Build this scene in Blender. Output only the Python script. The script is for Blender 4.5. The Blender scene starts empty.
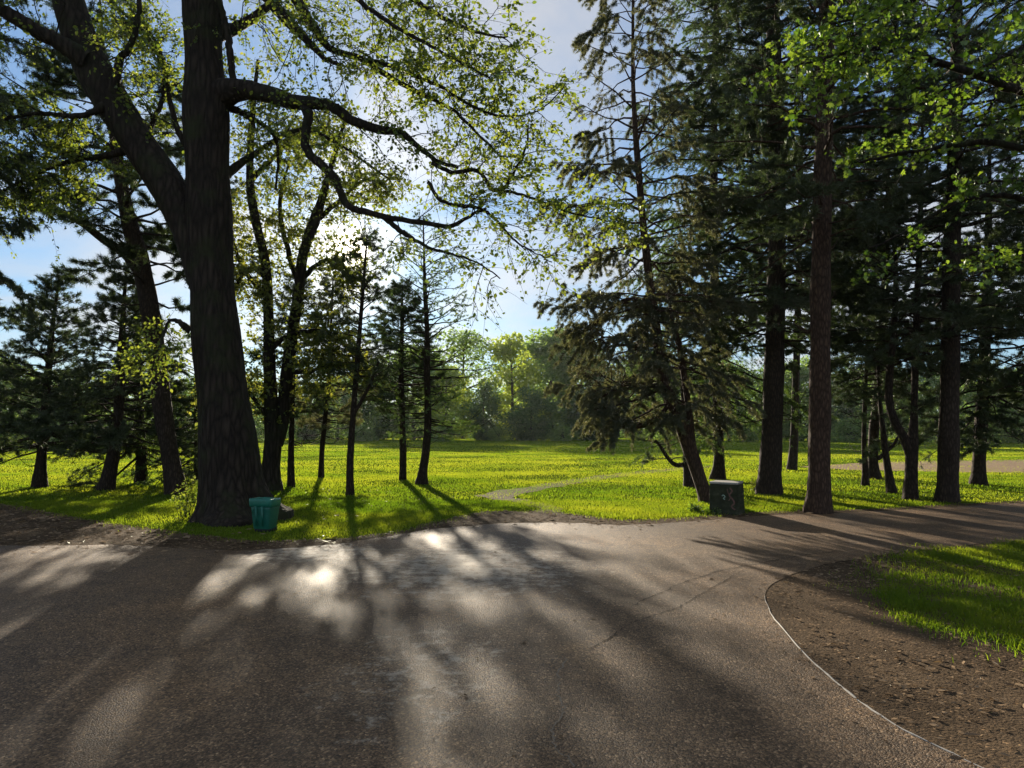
import bpy, math
import numpy as np
from mathutils import Vector

# ------------------------------------------------------------------ camera model (used to find real places on the ground)
W, H = 1024, 768
FPX = 720.0
EYE = 1.6
PITCH = math.atan2(428 - 384, FPX)
CP, SP = math.cos(PITCH), math.sin(PITCH)
scene = bpy.context.scene
COL = scene.collection


def ray(px, py):
    u = (px - 512) / FPX
    v = (py - 384) / FPX
    return np.array([u, CP + v * SP, SP - v * CP])


def G(px, py, z=0.0):
    r = ray(px, py)
    t = (z - EYE) / r[2]
    return np.array([r[0] * t, r[1] * t, z])


def P(px, py, d):
    r = ray(px, py)
    t = d / r[1]
    return np.array([r[0] * t, d, EYE + r[2] * t])


SUN = ray(350, 248)
SUN = SUN / np.linalg.norm(SUN)
SUN_EL = math.asin(SUN[2])
SUN_AZ = math.atan2(SUN[0], SUN[1])      # from +Y towards +X


# ------------------------------------------------------------------ mesh helpers
def nrm(a):
    return a / np.maximum(np.linalg.norm(a, axis=-1, keepdims=True), 1e-9)


class MB:
    def __init__(self):
        self.V, self.F, self.n = [], [], 0

    def add(self, v, f, mat=0, rnd=None, smooth=True):
        v = np.asarray(v, dtype=np.float64).reshape(-1, 3)
        f = np.asarray(f, dtype=np.int64)
        if f.ndim == 1:
            f = f.reshape(1, -1)
        if rnd is None:
            rnd = np.zeros(len(f))
        self.V.append(v)
        self.F.append((f + self.n, mat, np.asarray(rnd, float), smooth))
        self.n += len(v)
        return self

    def build(self, name, mats, parent=None, base=None):
        V = np.concatenate(self.V)
        if base is not None:
            V = V - np.asarray(base)
        me = bpy.data.meshes.new(name)
        nf = sum(len(f) for f, *_ in self.F)
        loops = np.concatenate([f.ravel() for f, *_ in self.F])
        tot = np.concatenate([np.full(len(f), f.shape[1]) for f, *_ in self.F])
        start = np.concatenate([[0], np.cumsum(tot)[:-1]])
        mi = np.concatenate([np.full(len(f), m) for f, m, *_ in self.F])
        rn = np.concatenate([r for _, _, r, _ in self.F])
        sm = np.concatenate([np.full(len(f), s) for f, _, _, s in self.F])
        me.vertices.add(len(V))
        me.vertices.foreach_set('co', V.astype(np.float32).ravel())
        me.loops.add(len(loops))
        me.loops.foreach_set('vertex_index', loops.astype(np.int32))
        me.polygons.add(nf)
        me.polygons.foreach_set('loop_start', start.astype(np.int32))
        me.polygons.foreach_set('material_index', mi.astype(np.int32))
        me.polygons.foreach_set('use_smooth', sm)
        at = me.attributes.new('rnd', 'FLOAT', 'FACE')
        at.data.foreach_set('value', rn.astype(np.float32))
        for m in mats:
            me.materials.append(m)
        me.update(calc_edges=True)
        me.validate()
        o = bpy.data.objects.new(name, me)
        COL.objects.link(o)
        if parent is not None:
            o.parent = parent
        return o


def tag(o, label=None, cat=None, group=None, kind=None):
    if label:
        o['label'] = label
    if cat:
        o['category'] = cat
    if group:
        o['group'] = group
    if kind:
        o['kind'] = kind
    return o


def empty(name, loc, label, cat, group=None):
    o = bpy.data.objects.new(name, None)
    o.empty_display_size = 0.3
    COL.objects.link(o)
    o.location = Vector(loc)
    return tag(o, label, cat, group)


def catmull(pts, n):
    """smooth polyline through control points (k,m) -> (n,m)"""
    pts = np.asarray(pts, float)
    k = len(pts)
    if k == 2:
        t = np.linspace(0, 1, n)[:, None]
        return pts[0] * (1 - t) + pts[1] * t
    ext = np.vstack([2 * pts[0] - pts[1], pts, 2 * pts[-1] - pts[-2]])
    s = np.linspace(0, k - 1, n)
    i = np.minimum(s.astype(int), k - 2)
    t = (s - i)[:, None]
    p0, p1, p2, p3 = ext[i], ext[i + 1], ext[i + 2], ext[i + 3]
    return 0.5 * ((2 * p1) + (-p0 + p2) * t + (2 * p0 - 5 * p1 + 4 * p2 - p3) * t ** 2 + (-p0 + 3 * p1 - 3 * p2 + p3) * t ** 3)


def tubes(mb, pts, rad, sides, mat=0, mod=None):
    """pts (N,P,3), rad (N,P): batch of tubes. mod (P,S) radius multiplier for a single tube"""
    pts = np.asarray(pts, float)
    rad = np.asarray(rad, float)
    if pts.ndim == 2:
        pts, rad = pts[None], rad[None]
    N, Pn, _ = pts.shape
    if N == 0:
        return
    t = np.gradient(pts, axis=1)
    t = nrm(t)
    mean = nrm(pts[:, -1] - pts[:, 0])
    ref = np.where(np.abs(mean[:, 2:3]) > 0.7, np.array([[1.0, 0.13, 0]]), np.array([[0.05, 0.1, 1.0]]))
    ref = np.repeat(ref[:, None], Pn, 1)
    u = nrm(np.cross(t, ref))
    v = np.cross(t, u)
    a = np.linspace(0, 2 * np.pi, sides, endpoint=False)
    r = rad[:, :, None]
    if mod is not None:
        r = r * mod[None]
    ring = pts[:, :, None] + r[..., None] * (np.cos(a)[None, None, :, None] * u[:, :, None] + np.sin(a)[None, None, :, None] * v[:, :, None])
    idx = np.arange(N * Pn * sides).reshape(N, Pn, sides)
    q = np.stack([idx[:, :-1], np.roll(idx[:, :-1], -1, 2), np.roll(idx[:, 1:], -1, 2), idx[:, 1:]], -1).reshape(-1, 4)
    mb.add(ring.reshape(-1, 3), q, mat)
    mb.F.append((np.ascontiguousarray(idx[:, -1]) + (mb.n - N * Pn * sides), mat, np.zeros(N), True))


LEAF_OVAL = np.array([(0, 0), (0.30, 0.3), (0.32, 0.62), (0, 1), (-0.32, 0.62), (-0.30, 0.3)])
LEAF_MAPLE = np.array([(0, 0), (0.26, 0.05), (0.6, 0.28), (0.36, 0.44), (0.5, 0.78), (0.2, 0.66), (0, 1.05),
                       (-0.2, 0.66), (-0.5, 0.78), (-0.36, 0.44), (-0.6, 0.28), (-0.26, 0.05)])


def leaves(mb, c, axis, size, rng, mat=1, shape=LEAF_OVAL, flat=0.9):
    n = len(c)
    if n == 0:
        return
    nor = nrm(rng.normal(size=(n, 3)) * flat + np.array([0, 0, 1.0]))
    ax = nrm(axis + rng.normal(size=(n, 3)) * 0.6 + np.array([0, 0, -0.25]))
    side = nrm(np.cross(ax, nor))
    k = len(shape)
    s = np.asarray(size).reshape(-1, 1, 1) * np.ones((n, 1, 1))
    fold = nrm(np.cross(side, ax))
    v = c[:, None] + s * (shape[None, :, 0:1] * side[:, None] + shape[None, :, 1:2] * ax[:, None]
                          + 0.35 * np.abs(shape[None, :, 0:1]) * fold[:, None])
    f = np.arange(n * k).reshape(n, k)
    mb.add(v.reshape(-1, 3), f, mat, rng.random(n), False)


def needles(mb, c, t, K, ln, wd, rng, mat=1, spread=0.9, sag=0.0):
    n = len(c)
    if n == 0:
        return
    c = np.repeat(c, K, 0)
    t = np.repeat(t, K, 0)
    r = np.repeat(rng.random(n), K)
    d = nrm(t * 0.75 + rng.normal(size=c.shape) * spread * 0.6 + np.array([0, 0, -sag]))
    w = nrm(np.cross(d, rng.normal(size=c.shape)))
    L = ln * rng.uniform(0.65, 1.15, (len(c), 1))
    b = c + rng.normal(size=c.shape) * ln * 0.18
    v = np.stack([b - w * wd * 0.5, b + w * wd * 0.5, b + d * L], 1).reshape(-1, 3)
    f = np.arange(len(v)).reshape(-1, 3)
    mb.add(v, f, mat, np.clip(r + rng.normal(size=len(f)) * 0.12, 0, 1), False)


def inpoly(x, y, poly):
    poly = np.asarray(poly)[:, :2]
    ins = np.zeros(len(x), bool)
    j = len(poly) - 1
    for i in range(len(poly)):
        xi, yi = poly[i]
        xj, yj = poly[j]
        c = ((yi > y) != (yj > y)) & (x < (xj - xi) * (y - yi) / (yj - yi + 1e-12) + xi)
        ins ^= c
        j = i
    return ins


def vnoise(x, y, s, seed=0):
    r = np.random.default_rng(900 + seed)
    o = np.zeros_like(x)
    for k in range(7):
        a = r.uniform(0, 2 * np.pi)
        f = s * r.uniform(0.6, 1.8)
        o += np.sin((x * np.cos(a) + y * np.sin(a)) * f + r.uniform(0, 6.28))
    return o / 7 ** 0.5


# ------------------------------------------------------------------ materials
def new_mat(name):
    m = bpy.data.materials.new(name)
    m.use_nodes = True
    nt = m.node_tree
    nt.nodes.clear()
    out = nt.nodes.new('ShaderNodeOutputMaterial')
    return m, nt, out


def N(nt, typ, ins=None, **kw):
    n = nt.nodes.new('ShaderNode' + typ)
    for k, v in kw.items():
        setattr(n, k, v)
    for k, v in (ins or {}).items():
        if hasattr(v, 'links') or isinstance(v, bpy.types.NodeSocket):
            nt.links.new(v, n.inputs[k])
        else:
            n.inputs[k].default_value = v
    return n


def ramp(nt, fac, stops):
    n = nt.nodes.new('ShaderNodeValToRGB')
    nt.links.new(fac, n.inputs[0])
    e = n.color_ramp.elements
    while len(e) < len(stops):
        e.new(0.5)
    for el, (p, c) in zip(e, stops):
        el.position = p
        el.color = (*c, 1) if len(c) == 3 else c
    return n.outputs[0]


def g(v):
    return (v, v, v)


def leaf_mat(name, c0, c1, t0, t1, tr=0.5, gloss=0.05, rough=0.4):
    m, nt, out = new_mat(name)
    at = N(nt, 'Attribute', attribute_name='rnd')
    dcol = ramp(nt, at.outputs['Fac'], [(0, c0), (1, c1)])
    tcol = ramp(nt, at.outputs['Fac'], [(0, t0), (1, t1)])
    d = N(nt, 'BsdfDiffuse', {'Color': dcol})
    t = N(nt, 'BsdfTranslucent', {'Color': tcol})
    mx = N(nt, 'MixShader', {0: tr, 1: d.outputs[0], 2: t.outputs[0]})
    gl = N(nt, 'BsdfGlossy', {'Roughness': rough, 'Color': (0.8, 0.85, 0.8, 1)})
    mx2 = N(nt, 'MixShader', {0: gloss, 1: mx.outputs[0], 2: gl.outputs[0]})
    nt.links.new(mx2.outputs[0], out.inputs[0])
    return m


def bark_mat(name, dark, light, scale=9.0, bump=0.6, stretch=0.18, moss=None):
    m, nt, out = new_mat(name)
    tc = N(nt, 'TexCoord')
    mp = N(nt, 'Mapping', {'Vector': tc.outputs['Object'], 'Scale': (1, 1, stretch)})
    no = N(nt, 'TexNoise', {'Vector': mp.outputs[0], 'Scale': scale * 0.7, 'Detail': 5.0, 'Roughness': 0.65})
    mpw = N(nt, 'Vector' + 'Math', {0: mp.outputs[0], 1: no.outputs['Color']}, operation='MULTIPLY_ADD') if False else None
    vo = N(nt, 'TexVoronoi', {'Vector': mp.outputs[0], 'Scale': scale * 1.6}, feature='DISTANCE_TO_EDGE')
    fi = N(nt, 'TexNoise', {'Vector': mp.outputs[0], 'Scale': scale * 5, 'Detail': 4.0})
    h = N(nt, 'Math', {0: vo.outputs['Distance'], 1: no.outputs['Fac']}, operation='MULTIPLY')
    h2 = N(nt, 'Math', {0: fi.outputs['Fac'], 1: 0.16, 2: h.outputs[0]}, operation='MULTIPLY_ADD')
    col = ramp(nt, h2.outputs[0], [(0.05, dark), (0.32, light)])
    if moss:
        big = N(nt, 'TexNoise', {'Vector': tc.outputs['Object'], 'Scale': 1.7, 'Detail': 6.0, 'Roughness': 0.7})
        mf = ramp(nt, big.outputs['Fac'], [(0.5, g(0)), (0.68, g(1))])
        mxc = N(nt, 'MixRGB', {0: mf, 1: col, 2: (*moss, 1)})
        col = mxc.outputs[0]
    bp = N(nt, 'Bump', {'Height': h2.outputs[0], 'Strength': bump, 'Distance': 0.06})
    b = N(nt, 'BsdfPrincipled', {'Base Color': col, 'Roughness': 0.9, 'Normal': bp.outputs[0], 'Specular IOR Level': 0.2})
    nt.links.new(b.outputs[0], out.inputs[0])
    return m


BARK = bark_mat('dark_bark', (0.010, 0.007, 0.005), (0.052, 0.038, 0.027), 6.5, 1.0, 0.2, (0.028, 0.032, 0.012))
BARK_PINE = bark_mat('pine_bark', (0.016, 0.011, 0.008), (0.075, 0.05, 0.034), 12, 0.8, 0.3)
BARK_RED = bark_mat('red_pine_bark', (0.022, 0.013, 0.009), (0.12, 0.07, 0.044), 12, 0.7, 0.3)
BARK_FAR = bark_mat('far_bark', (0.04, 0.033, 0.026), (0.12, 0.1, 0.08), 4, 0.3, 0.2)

LEAF_BEECH = leaf_mat('beech_leaf', (0.045, 0.085, 0.018), (0.085, 0.13, 0.026), (0.14, 0.22, 0.018), (0.38, 0.43, 0.045), 0.54)
LEAF_MAPLEM = leaf_mat('maple_leaf', (0.045, 0.095, 0.02), (0.08, 0.14, 0.03), (0.09, 0.20, 0.012), (0.30, 0.42, 0.03), 0.5)
LEAF_BACK = leaf_mat('ash_leaf', (0.05, 0.08, 0.02), (0.09, 0.12, 0.03), (0.17, 0.23, 0.025), (0.42, 0.42, 0.05), 0.5)
NEEDLE = leaf_mat('pine_needle', (0.03, 0.045, 0.016), (0.065, 0.08, 0.028), (0.035, 0.062, 0.016), (0.09, 0.125, 0.03), 0.4, 0.06, 0.5)
NEEDLE_BROWN = leaf_mat('brownish_needle', (0.042, 0.054, 0.024), (0.1, 0.098, 0.05), (0.08, 0.10, 0.03), (0.24, 0.23, 0.08), 0.46, 0.06, 0.5)
NEEDLE_LARCH = leaf_mat('larch_needle', (0.04, 0.075, 0.022), (0.08, 0.12, 0.035), (0.09, 0.17, 0.02), (0.18, 0.26, 0.04), 0.5, 0.05, 0.5)
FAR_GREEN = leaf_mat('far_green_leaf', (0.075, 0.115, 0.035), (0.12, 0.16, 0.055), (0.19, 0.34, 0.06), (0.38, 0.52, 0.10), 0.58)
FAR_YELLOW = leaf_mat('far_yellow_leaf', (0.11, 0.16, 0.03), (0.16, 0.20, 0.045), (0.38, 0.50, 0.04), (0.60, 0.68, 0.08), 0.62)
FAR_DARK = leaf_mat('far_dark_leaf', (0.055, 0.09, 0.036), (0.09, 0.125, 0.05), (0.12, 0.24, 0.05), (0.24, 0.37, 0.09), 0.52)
GRASS = leaf_mat('grass_blade', (0.055, 0.105, 0.014), (0.095, 0.145, 0.022), (0.17, 0.29, 0.010), (0.45, 0.50, 0.026), 0.62, 0.012, 0.5)


# ------------------------------------------------------------------ tree generators
def trunk_from(way, d, n=40, dend=None, sink=0.12):
    """way: (px, py, width px) up the stem -> points, radii in metres. First point lies on the ground"""
    dend = d if dend is None else dend
    pts = []
    for i, (x, y, w) in enumerate(way):
        dd = d + (dend - d) * i / max(1, len(way) - 1)
        p = P(x, y, dd)
        pts.append((*p, w / 2 / FPX * dd))
    c = catmull(pts, n)
    c[0, 2] = -sink
    return c[:, :3], np.maximum(c[:, 3], 0.006)


def flare(pts, rad, rng, sides, amt=0.5, hh=0.5, ridge=0.03):
    z = pts[:, 2]
    a = np.linspace(0, 2 * np.pi, sides, endpoint=False)
    ph = rng.uniform(0, 6.28, 4)
    lob = 0.55 + 0.3 * np.sin(3 * a + ph[0]) + 0.25 * np.sin(5 * a + ph[1]) + 0.12 * np.sin(8 * a + ph[2])
    f = np.exp(-np.maximum(z, 0) / hh)
    mod = 1 + amt * f[:, None] * lob[None]
    mod += ridge * rng.normal(size=mod.shape) + ridge * np.sin(11 * a + ph[3])[None] + 0.035 * np.sin(z * 3.1 + ph[1])[:, None]
    return mod


DENS = 2.4


def pine(name, label, way, group=None, z0=2.5, L=2.2, nb=60, prof='cone', el=(-5, 35), hang=0.0, droop=0.12, tl=0.085, K=11,
         wd=0.0075, sp=0.12, sub=0.2, sublen=0.38, dead=0, zdead=(0.8, 2.5), Ldead=1.2, bias=(0, 0), seed=1, bark=None, leaf=None, d=None, ulo=0.4,
         extra=(), dend=None, zt=None, lo=0.55):
    rng = np.random.default_rng(seed)
    if d is None:
        d = G(way[0][0], way[0][1])[1]
    pts, rad = trunk_from(way, d, 44, dend)
    base = np.array([pts[0, 0], pts[0, 1], 0.0])
    root = empty(name, base, label, 'tree', group)
    tb = MB()
    sides = 20
    tubes(tb, pts, rad, sides, 0, flare(pts, rad, rng, sides, 0.35, 0.22, 0.025))
    cb = MB()
    bpts, brad, dpts, drad = [], [], [], []
    for ew in extra:                                    # a second stem or a big limb, given as a path of its own
        dd = [e[3] if len(e) > 3 else d for e in ew]
        c = catmull([(*P(e[0], e[1], q), e[2] / 2 / FPX * q) for e, q in zip(ew, dd)], 22)
        tubes(tb, c[:, :3], np.maximum(c[:, 3], 0.005), 12, 0)
        for _ in range(max(6, nb // 5)):
            bpts.append(('s', c))
    top = pts[-1, 2] if zt is None else zt
    ss, sd, sl, sq = [], [], [], []
    zz = pts[:, 2]
    az = rng.uniform(0, 6.28)
    todo = []
    nb = int(nb * 1.45)
    for i in range(nb):
        t = (i + rng.uniform(0, 1)) / nb
        z = z0 + (top - z0) * t
        p0 = np.array([np.interp(z, zz, pts[:, k]) for k in range(3)])
        r0 = np.interp(z, zz, rad)
        if prof == 'cone':
            f = (1 - t) ** 0.75 * min(1, lo + 1.6 * t)
        elif prof == 'column':
            f = (1 - t ** 3) * min(1, lo + 2 * t)
        else:
            f = math.sin(math.pi * min(1, 0.12 + 0.88 * t)) ** 0.6
        todo.append((p0, r0, t, max(0.12, f)))
    for kind, c in bpts:
        q = rng.uniform(0.3, 1)
        p0 = np.array([np.interp(q, np.linspace(0, 1, len(c)), c[:, k]) for k in range(3)])
        todo.append((p0, np.interp(q, np.linspace(0, 1, len(c)), c[:, 3]), q, 0.6))
    B, R = [], []
    for (p0, r0, t, f) in todo:
        az += 2.4 + rng.normal() * 0.5
        Lb = L * f * rng.uniform(0.6, 1.12) * (1 + bias[0] * math.cos(az - bias[1]))
        Lb = max(0.2, Lb)
        e = math.radians(el[0] + (el[1] - el[0]) * t + rng.normal() * 8)
        s = np.linspace(0, 1, 7)
        h = np.array([math.cos(az), math.sin(az), 0])
        sidev = np.array([-h[1], h[0], 0])
        wig = np.cumsum(rng.normal(size=7) * 0.055) * Lb
        q = p0 + np.outer(s * Lb * math.cos(e), h) + np.outer(wig * s, sidev)
        q[:, 2] += s * Lb * math.sin(e) - droop * Lb * s ** 2 + 0.1 * Lb * np.maximum(0, s - 0.7) ** 2 * 4 + np.cumsum(rng.normal(size=7) * 0.024) * Lb
        B.append(q)
        R.append(np.linspace(min(r0 * 0.45, 0.008 + 0.012 * Lb), 0.004, 7))
        m = max(3, int(Lb * 0.8 / sub * 1.35))
        bq = rng.choice([0.2, 0.7, 1.3, 1.9], p=[0.25, 0.2, 0.3, 0.25])
        for j in range(m):
            u = ulo + (1 - ulo) * (j + rng.random()) / m
            sp0 = np.array([np.interp(u, s, q[:, k]) for k in range(3)])
            sg = 1 if (j % 2) else -1
            a2 = az + sg * rng.uniform(0.5, 1.15)
            v = np.array([math.cos(a2), math.sin(a2), rng.normal() * 0.42 + 0.2])
            ss.append(sp0)
            sd.append(v)
            sl.append((sublen * Lb * (1.1 - u) + 0.2) * rng.uniform(0.7, 1.2))
            sq.append(bq)
        ss.append(q[-2]); sd.append(q[-1] - q[-3]); sl.append(0.25); sq.append(1.0)
    tubes(cb, np.array(B), np.array(R), 5, 0)
    ss, sd, sl = np.array(ss), nrm(np.array(sd)), np.array(sl)
    s4 = np.linspace(0, 1, 4)
    hv = np.array([0, 0, -1.0]) * hang
    tw = ss[:, None] + sl[:, None, None] * (sd[:, None] * s4[None, :, None] + hv * s4[None, :, None] ** 1.6)
    tubes(cb, tw, np.broadcast_to(np.linspace(0.006, 0.003, 4), (len(ss), 4)), 3, 0)
    cnt = np.maximum(2, (sl * (1 + hang * 0.5) / sp * DENS * np.array(sq)).astype(int))
    ii = np.repeat(np.arange(len(ss)), cnt)
    u = rng.uniform(0.12, 1.0, len(ii))[:, None]
    c = ss[ii] + sl[ii][:, None] * (sd[ii] * u + hv * u ** 1.6)
    t = nrm(sd[ii] + hv * 1.6 * u ** 0.6)
    c = c + rng.normal(size=c.shape) * 0.012
    needles(cb, c, t, int(K * 1.35), tl * 1.3, wd * 2.1, rng, 1, 0.95, 0.15 * hang)
    for _ in range(dead):                               # bare dead branches low on the stem
        z = rng.uniform(*zdead)
        p0 = np.array([np.interp(z, zz, pts[:, k]) for k in range(3)])
        a = rng.uniform(0, 6.28)
        Lb = Ldead * rng.uniform(0.5, 1.2)
        h = np.array([math.cos(a), math.sin(a), 0])
        s = np.linspace(0, 1, 6)
        q = p0 + np.outer(s * Lb, h)
        q[:, 2] += -0.12 * Lb * np.sin(s * 3.0) + 0.3 * Lb * s ** 2
        q += np.cumsum(rng.normal(size=(6, 3)) * 0.012, 0) * Lb
        tubes(tb, q, np.linspace(0.016, 0.004, 6), 5, 0)
        for j in range(4):
            u = rng.uniform(0.3, 0.95)
            b0 = np.array([np.interp(u, s, q[:, k]) for k in range(3)])
            dv = nrm(h + rng.normal(size=3) * 0.7) * Lb * 0.3
            tubes(tb, b0 + np.outer(np.linspace(0, 1, 4), dv), np.linspace(0.007, 0.003, 4), 3, 0)
    tb.build('trunk', [bark or BARK_PINE], root, base)
    cb.build('crown', [bark or BARK_PINE, leaf or NEEDLE], root, base)
    return root


def sprays(cb, tb, limb, rng, nside, Lside, ntw, nleaf, size, leafmat=1, t0=0.2, up=0.15, shape=LEAF_OVAL, flat=0.9, woody=0, twl=(0.25, 0.7), droop=0.25):
    """side branches, twigs and leaves along a limb (P,4)"""
    n = len(limb)
    tt = np.linspace(0, 1, n)
    tan = np.gradient(limb[:, :3], axis=0)
    S, SR = [], []
    ts, td, tl = [], [], []
    for i in range(nside):
        u = t0 + (1 - t0) * (i + rng.random()) / nside
        p0 = np.array([np.interp(u, tt, limb[:, k]) for k in range(3)])
        tg = nrm(np.array([np.interp(u, tt, tan[:, k]) for k in range(3)]))
        pr = rng.normal(size=3)
        pr -= tg * pr.dot(tg)
        pr = nrm(pr)
        pr[2] *= 0.6
        v = nrm(tg * rng.uniform(0.3, 0.9) + pr + np.array([0, 0, up]))
        Lb = Lside * rng.uniform(0.45, 1.15) * (1.1 - 0.5 * u)
        s = np.linspace(0, 1, 7)
        q = p0 + np.outer(s * Lb, v)
        q += np.cumsum(rng.normal(size=(7, 3)) * 0.045, 0) * Lb
        q[:, 2] -= droop * Lb * s ** 2
        q[0] = p0
        S.append(q)
        SR.append(np.linspace(min(0.022, 0.005 + 0.006 * Lb), 0.003, 7))
        for j in range(ntw):
            w = 0.2 + 0.8 * (j + rng.random()) / ntw
            b0 = np.array([np.interp(w, s, q[:, k]) for k in range(3)])
            dv = nrm(v * 0.6 + rng.normal(size=3) * np.array([0.8, 0.8, 0.4]))
            ts.append(b0); td.append(dv); tl.append(rng.uniform(*twl))
    tubes(cb, np.array(S), np.array(SR), 5, woody)
    ts, td, tl = np.array(ts), np.array(td), np.array(tl)
    s4 = np.linspace(0, 1, 4)
    sag = np.array([0, 0, -0.22])
    tw = ts[:, None] + tl[:, None, None] * (td[:, None] * s4[None, :, None] + sag * s4[None, :, None] ** 2)
    tubes(cb, tw, np.broadcast_to(np.linspace(0.004, 0.0018, 4), (len(ts), 4)), 3, woody)
    ii = np.repeat(np.arange(len(ts)), nleaf)
    u = rng.uniform(0.1, 1.05, len(ii))[:, None]
    c = ts[ii] + tl[ii][:, None] * (td[ii] * u + sag * u ** 2) + rng.normal(size=(len(ii), 3)) * 0.025
    leaves(cb, c, td[ii] + rng.normal(size=(len(ii), 3)) * 0.5, size * rng.uniform(0.45, 1.4, len(ii)), rng, leafmat, shape, flat)


def limb_px(path, d0, d1=None, n=26, rng=None, wob=0.0):
    d1 = d0 if d1 is None else d1
    k = len(path)
    arr = []
    for i, e in enumerate(path):
        dd = d0 + (d1 - d0) * i / (k - 1)
        arr.append((*P(e[0], e[1], dd), e[2] / 2 / FPX * dd))
    c = catmull(arr, n)
    if rng is not None and wob:
        c[1:, :3] += rng.normal(size=(n - 1, 3)) * wob
    c[:, 3] = np.maximum(c[:, 3], 0.004)
    return c


# ------------------------------------------------------------------ outlines on the ground (world metres)
def gp(px):
    return [G(x, y) for x, y in px]


rngE = np.random.default_rng(5)


def rough(poly, step=0.25, amp=0.06, maxd=24):
    """resample a polygon and roughen its edge"""
    out = []
    m = len(poly)
    for i in range(m):
        a, b = np.asarray(poly[i]), np.asarray(poly[(i + 1) % m])
        L = np.linalg.norm(b - a)
        near = min(a[1], b[1]) < maxd and L < 60
        k = max(1, int(L / step)) if near else 1
        for j in range(k):
            p = a + (b - a) * j / k
            if near and j:
                p = p + np.array([rngE.normal() * amp, rngE.normal() * amp, 0])
            out.append(p)
    return out


LINE_PX = [(792, 575), (772, 585), (765, 596), (768, 607), (777, 623), (800, 651), (830, 679), (862, 704), (905, 731), (980, 768), (1060, 803)]
line_w = catmull(gp(LINE_PX), 60)
ROAD = gp([(-250, 553), (-100, 549), (0, 546), (70, 546), (140, 546), (200, 550), (250, 551), (300, 548), (350, 543), (390, 537), (420, 531), (460, 527), (500, 524), (560, 523),
           (620, 526), (660, 524), (700, 521), (760, 516), (850, 513), (940, 508), (1024, 503), (1300, 490)])
ROAD += gp([(1300, 522), (1100, 534), (1024, 541), (970, 546), (920, 551), (880, 556), (845, 561), (815, 568)])
ROAD += [p for p in line_w]
ROAD += [np.array([4.2, 1.0, 0]), np.array([5.5, -14, 0]), np.array([-30, -14, 0]), np.array([-30, 4, 0])]
SOIL_UP = gp([(-300, 496), (-60, 498), (0, 503), (60, 514), (130, 526), (200, 535), (260, 541), (300, 540), (350, 538), (390, 533), (430, 523), (470, 514), (500, 511), (550, 511),
              (590, 516), (620, 520), (660, 519), (700, 516.5), (760, 512), (850, 509.5), (940, 505), (1024, 500.5), (1300, 488)])
SOIL = SOIL_UP + [np.array([30, 5, 0]), np.array([30, -14.5, 0]), np.array([-31, -14.5, 0]), np.array([-31, 5, 0])]
VERGE = gp([(1300, 531), (1100, 540), (1024, 545), (960, 549), (905, 557), (875, 570), (862, 586), (864, 598), (880, 612), (910, 627), (960, 644), (1024, 661), (1120, 690), (1300, 720)])
TRAIL = gp([(536, 513), (530, 507), (514, 502), (476, 496.5), (492, 492), (530, 486.5), (560, 481.5), (590, 477), (630, 472), (680, 467.5), (720, 465), (724, 466), (685, 469.5), (640, 474.5), (605, 479),
            (575, 484), (545, 489), (520, 494.5), (512, 498), (530, 500), (552, 505), (562, 513)])
TRACK = gp([(800, 467), (850, 463.5), (930, 461), (1100, 459), (1400, 457), (1400, 472), (1100, 473), (960, 472.5), (900, 471), (850, 470)])


def sheet(name, poly, z, mat, r=None, kind='structure'):
    pl = rough(poly, *(r or (0.25, 0.05)))
    import bmesh
    bm = bmesh.new()
    vs = [bm.verts.new((p[0], p[1], z)) for p in pl]
    f = bm.faces.new(vs)
    if f.calc_center_median() is not None:
        bm.normal_update()
        if f.normal.z < 0:
            f.normal_flip()
    bmesh.ops.triangulate(bm, faces=[f])
    me = bpy.data.meshes.new(name)
    bm.to_mesh(me)
    bm.free()
    me.materials.append(mat)
    o = bpy.data.objects.new(name, me)
    COL.objects.link(o)
    return tag(o, kind=kind)


# ------------------------------------------------------------------ ground materials
def ground_mat():
    m, nt, out = new_mat('lawn_soil')
    tc = N(nt, 'TexCoord')
    a = N(nt, 'TexNoise', {'Vector': tc.outputs['Object'], 'Scale': 0.35, 'Detail': 7.0, 'Roughness': 0.65})
    b = N(nt, 'TexNoise', {'Vector': tc.outputs['Object'], 'Scale': 14.0, 'Detail': 5.0})
    c1 = ramp(nt, a.outputs['Fac'], [(0.35, (0.06, 0.10, 0.010)), (0.6, (0.09, 0.13, 0.014)), (0.75, (0.12, 0.135, 0.025))])
    mx = N(nt, 'MixRGB', {0: 0.5, 1: c1, 2: ramp(nt, b.outputs['Fac'], [(0.3, (0.5, 0.5, 0.5)), (0.7, (1.2, 1.2, 1.1))])}, blend_type='MULTIPLY')
    bp = N(nt, 'Bump', {'Height': b.outputs['Fac'], 'Strength': 0.8, 'Distance': 0.08})
    p = N(nt, 'BsdfPrincipled', {'Base Color': mx.outputs[0], 'Roughness': 1.0, 'Normal': bp.outputs[0], 'Specular IOR Level': 0.0})
    nt.links.new(p.outputs[0], out.inputs[0])
    return m


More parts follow.
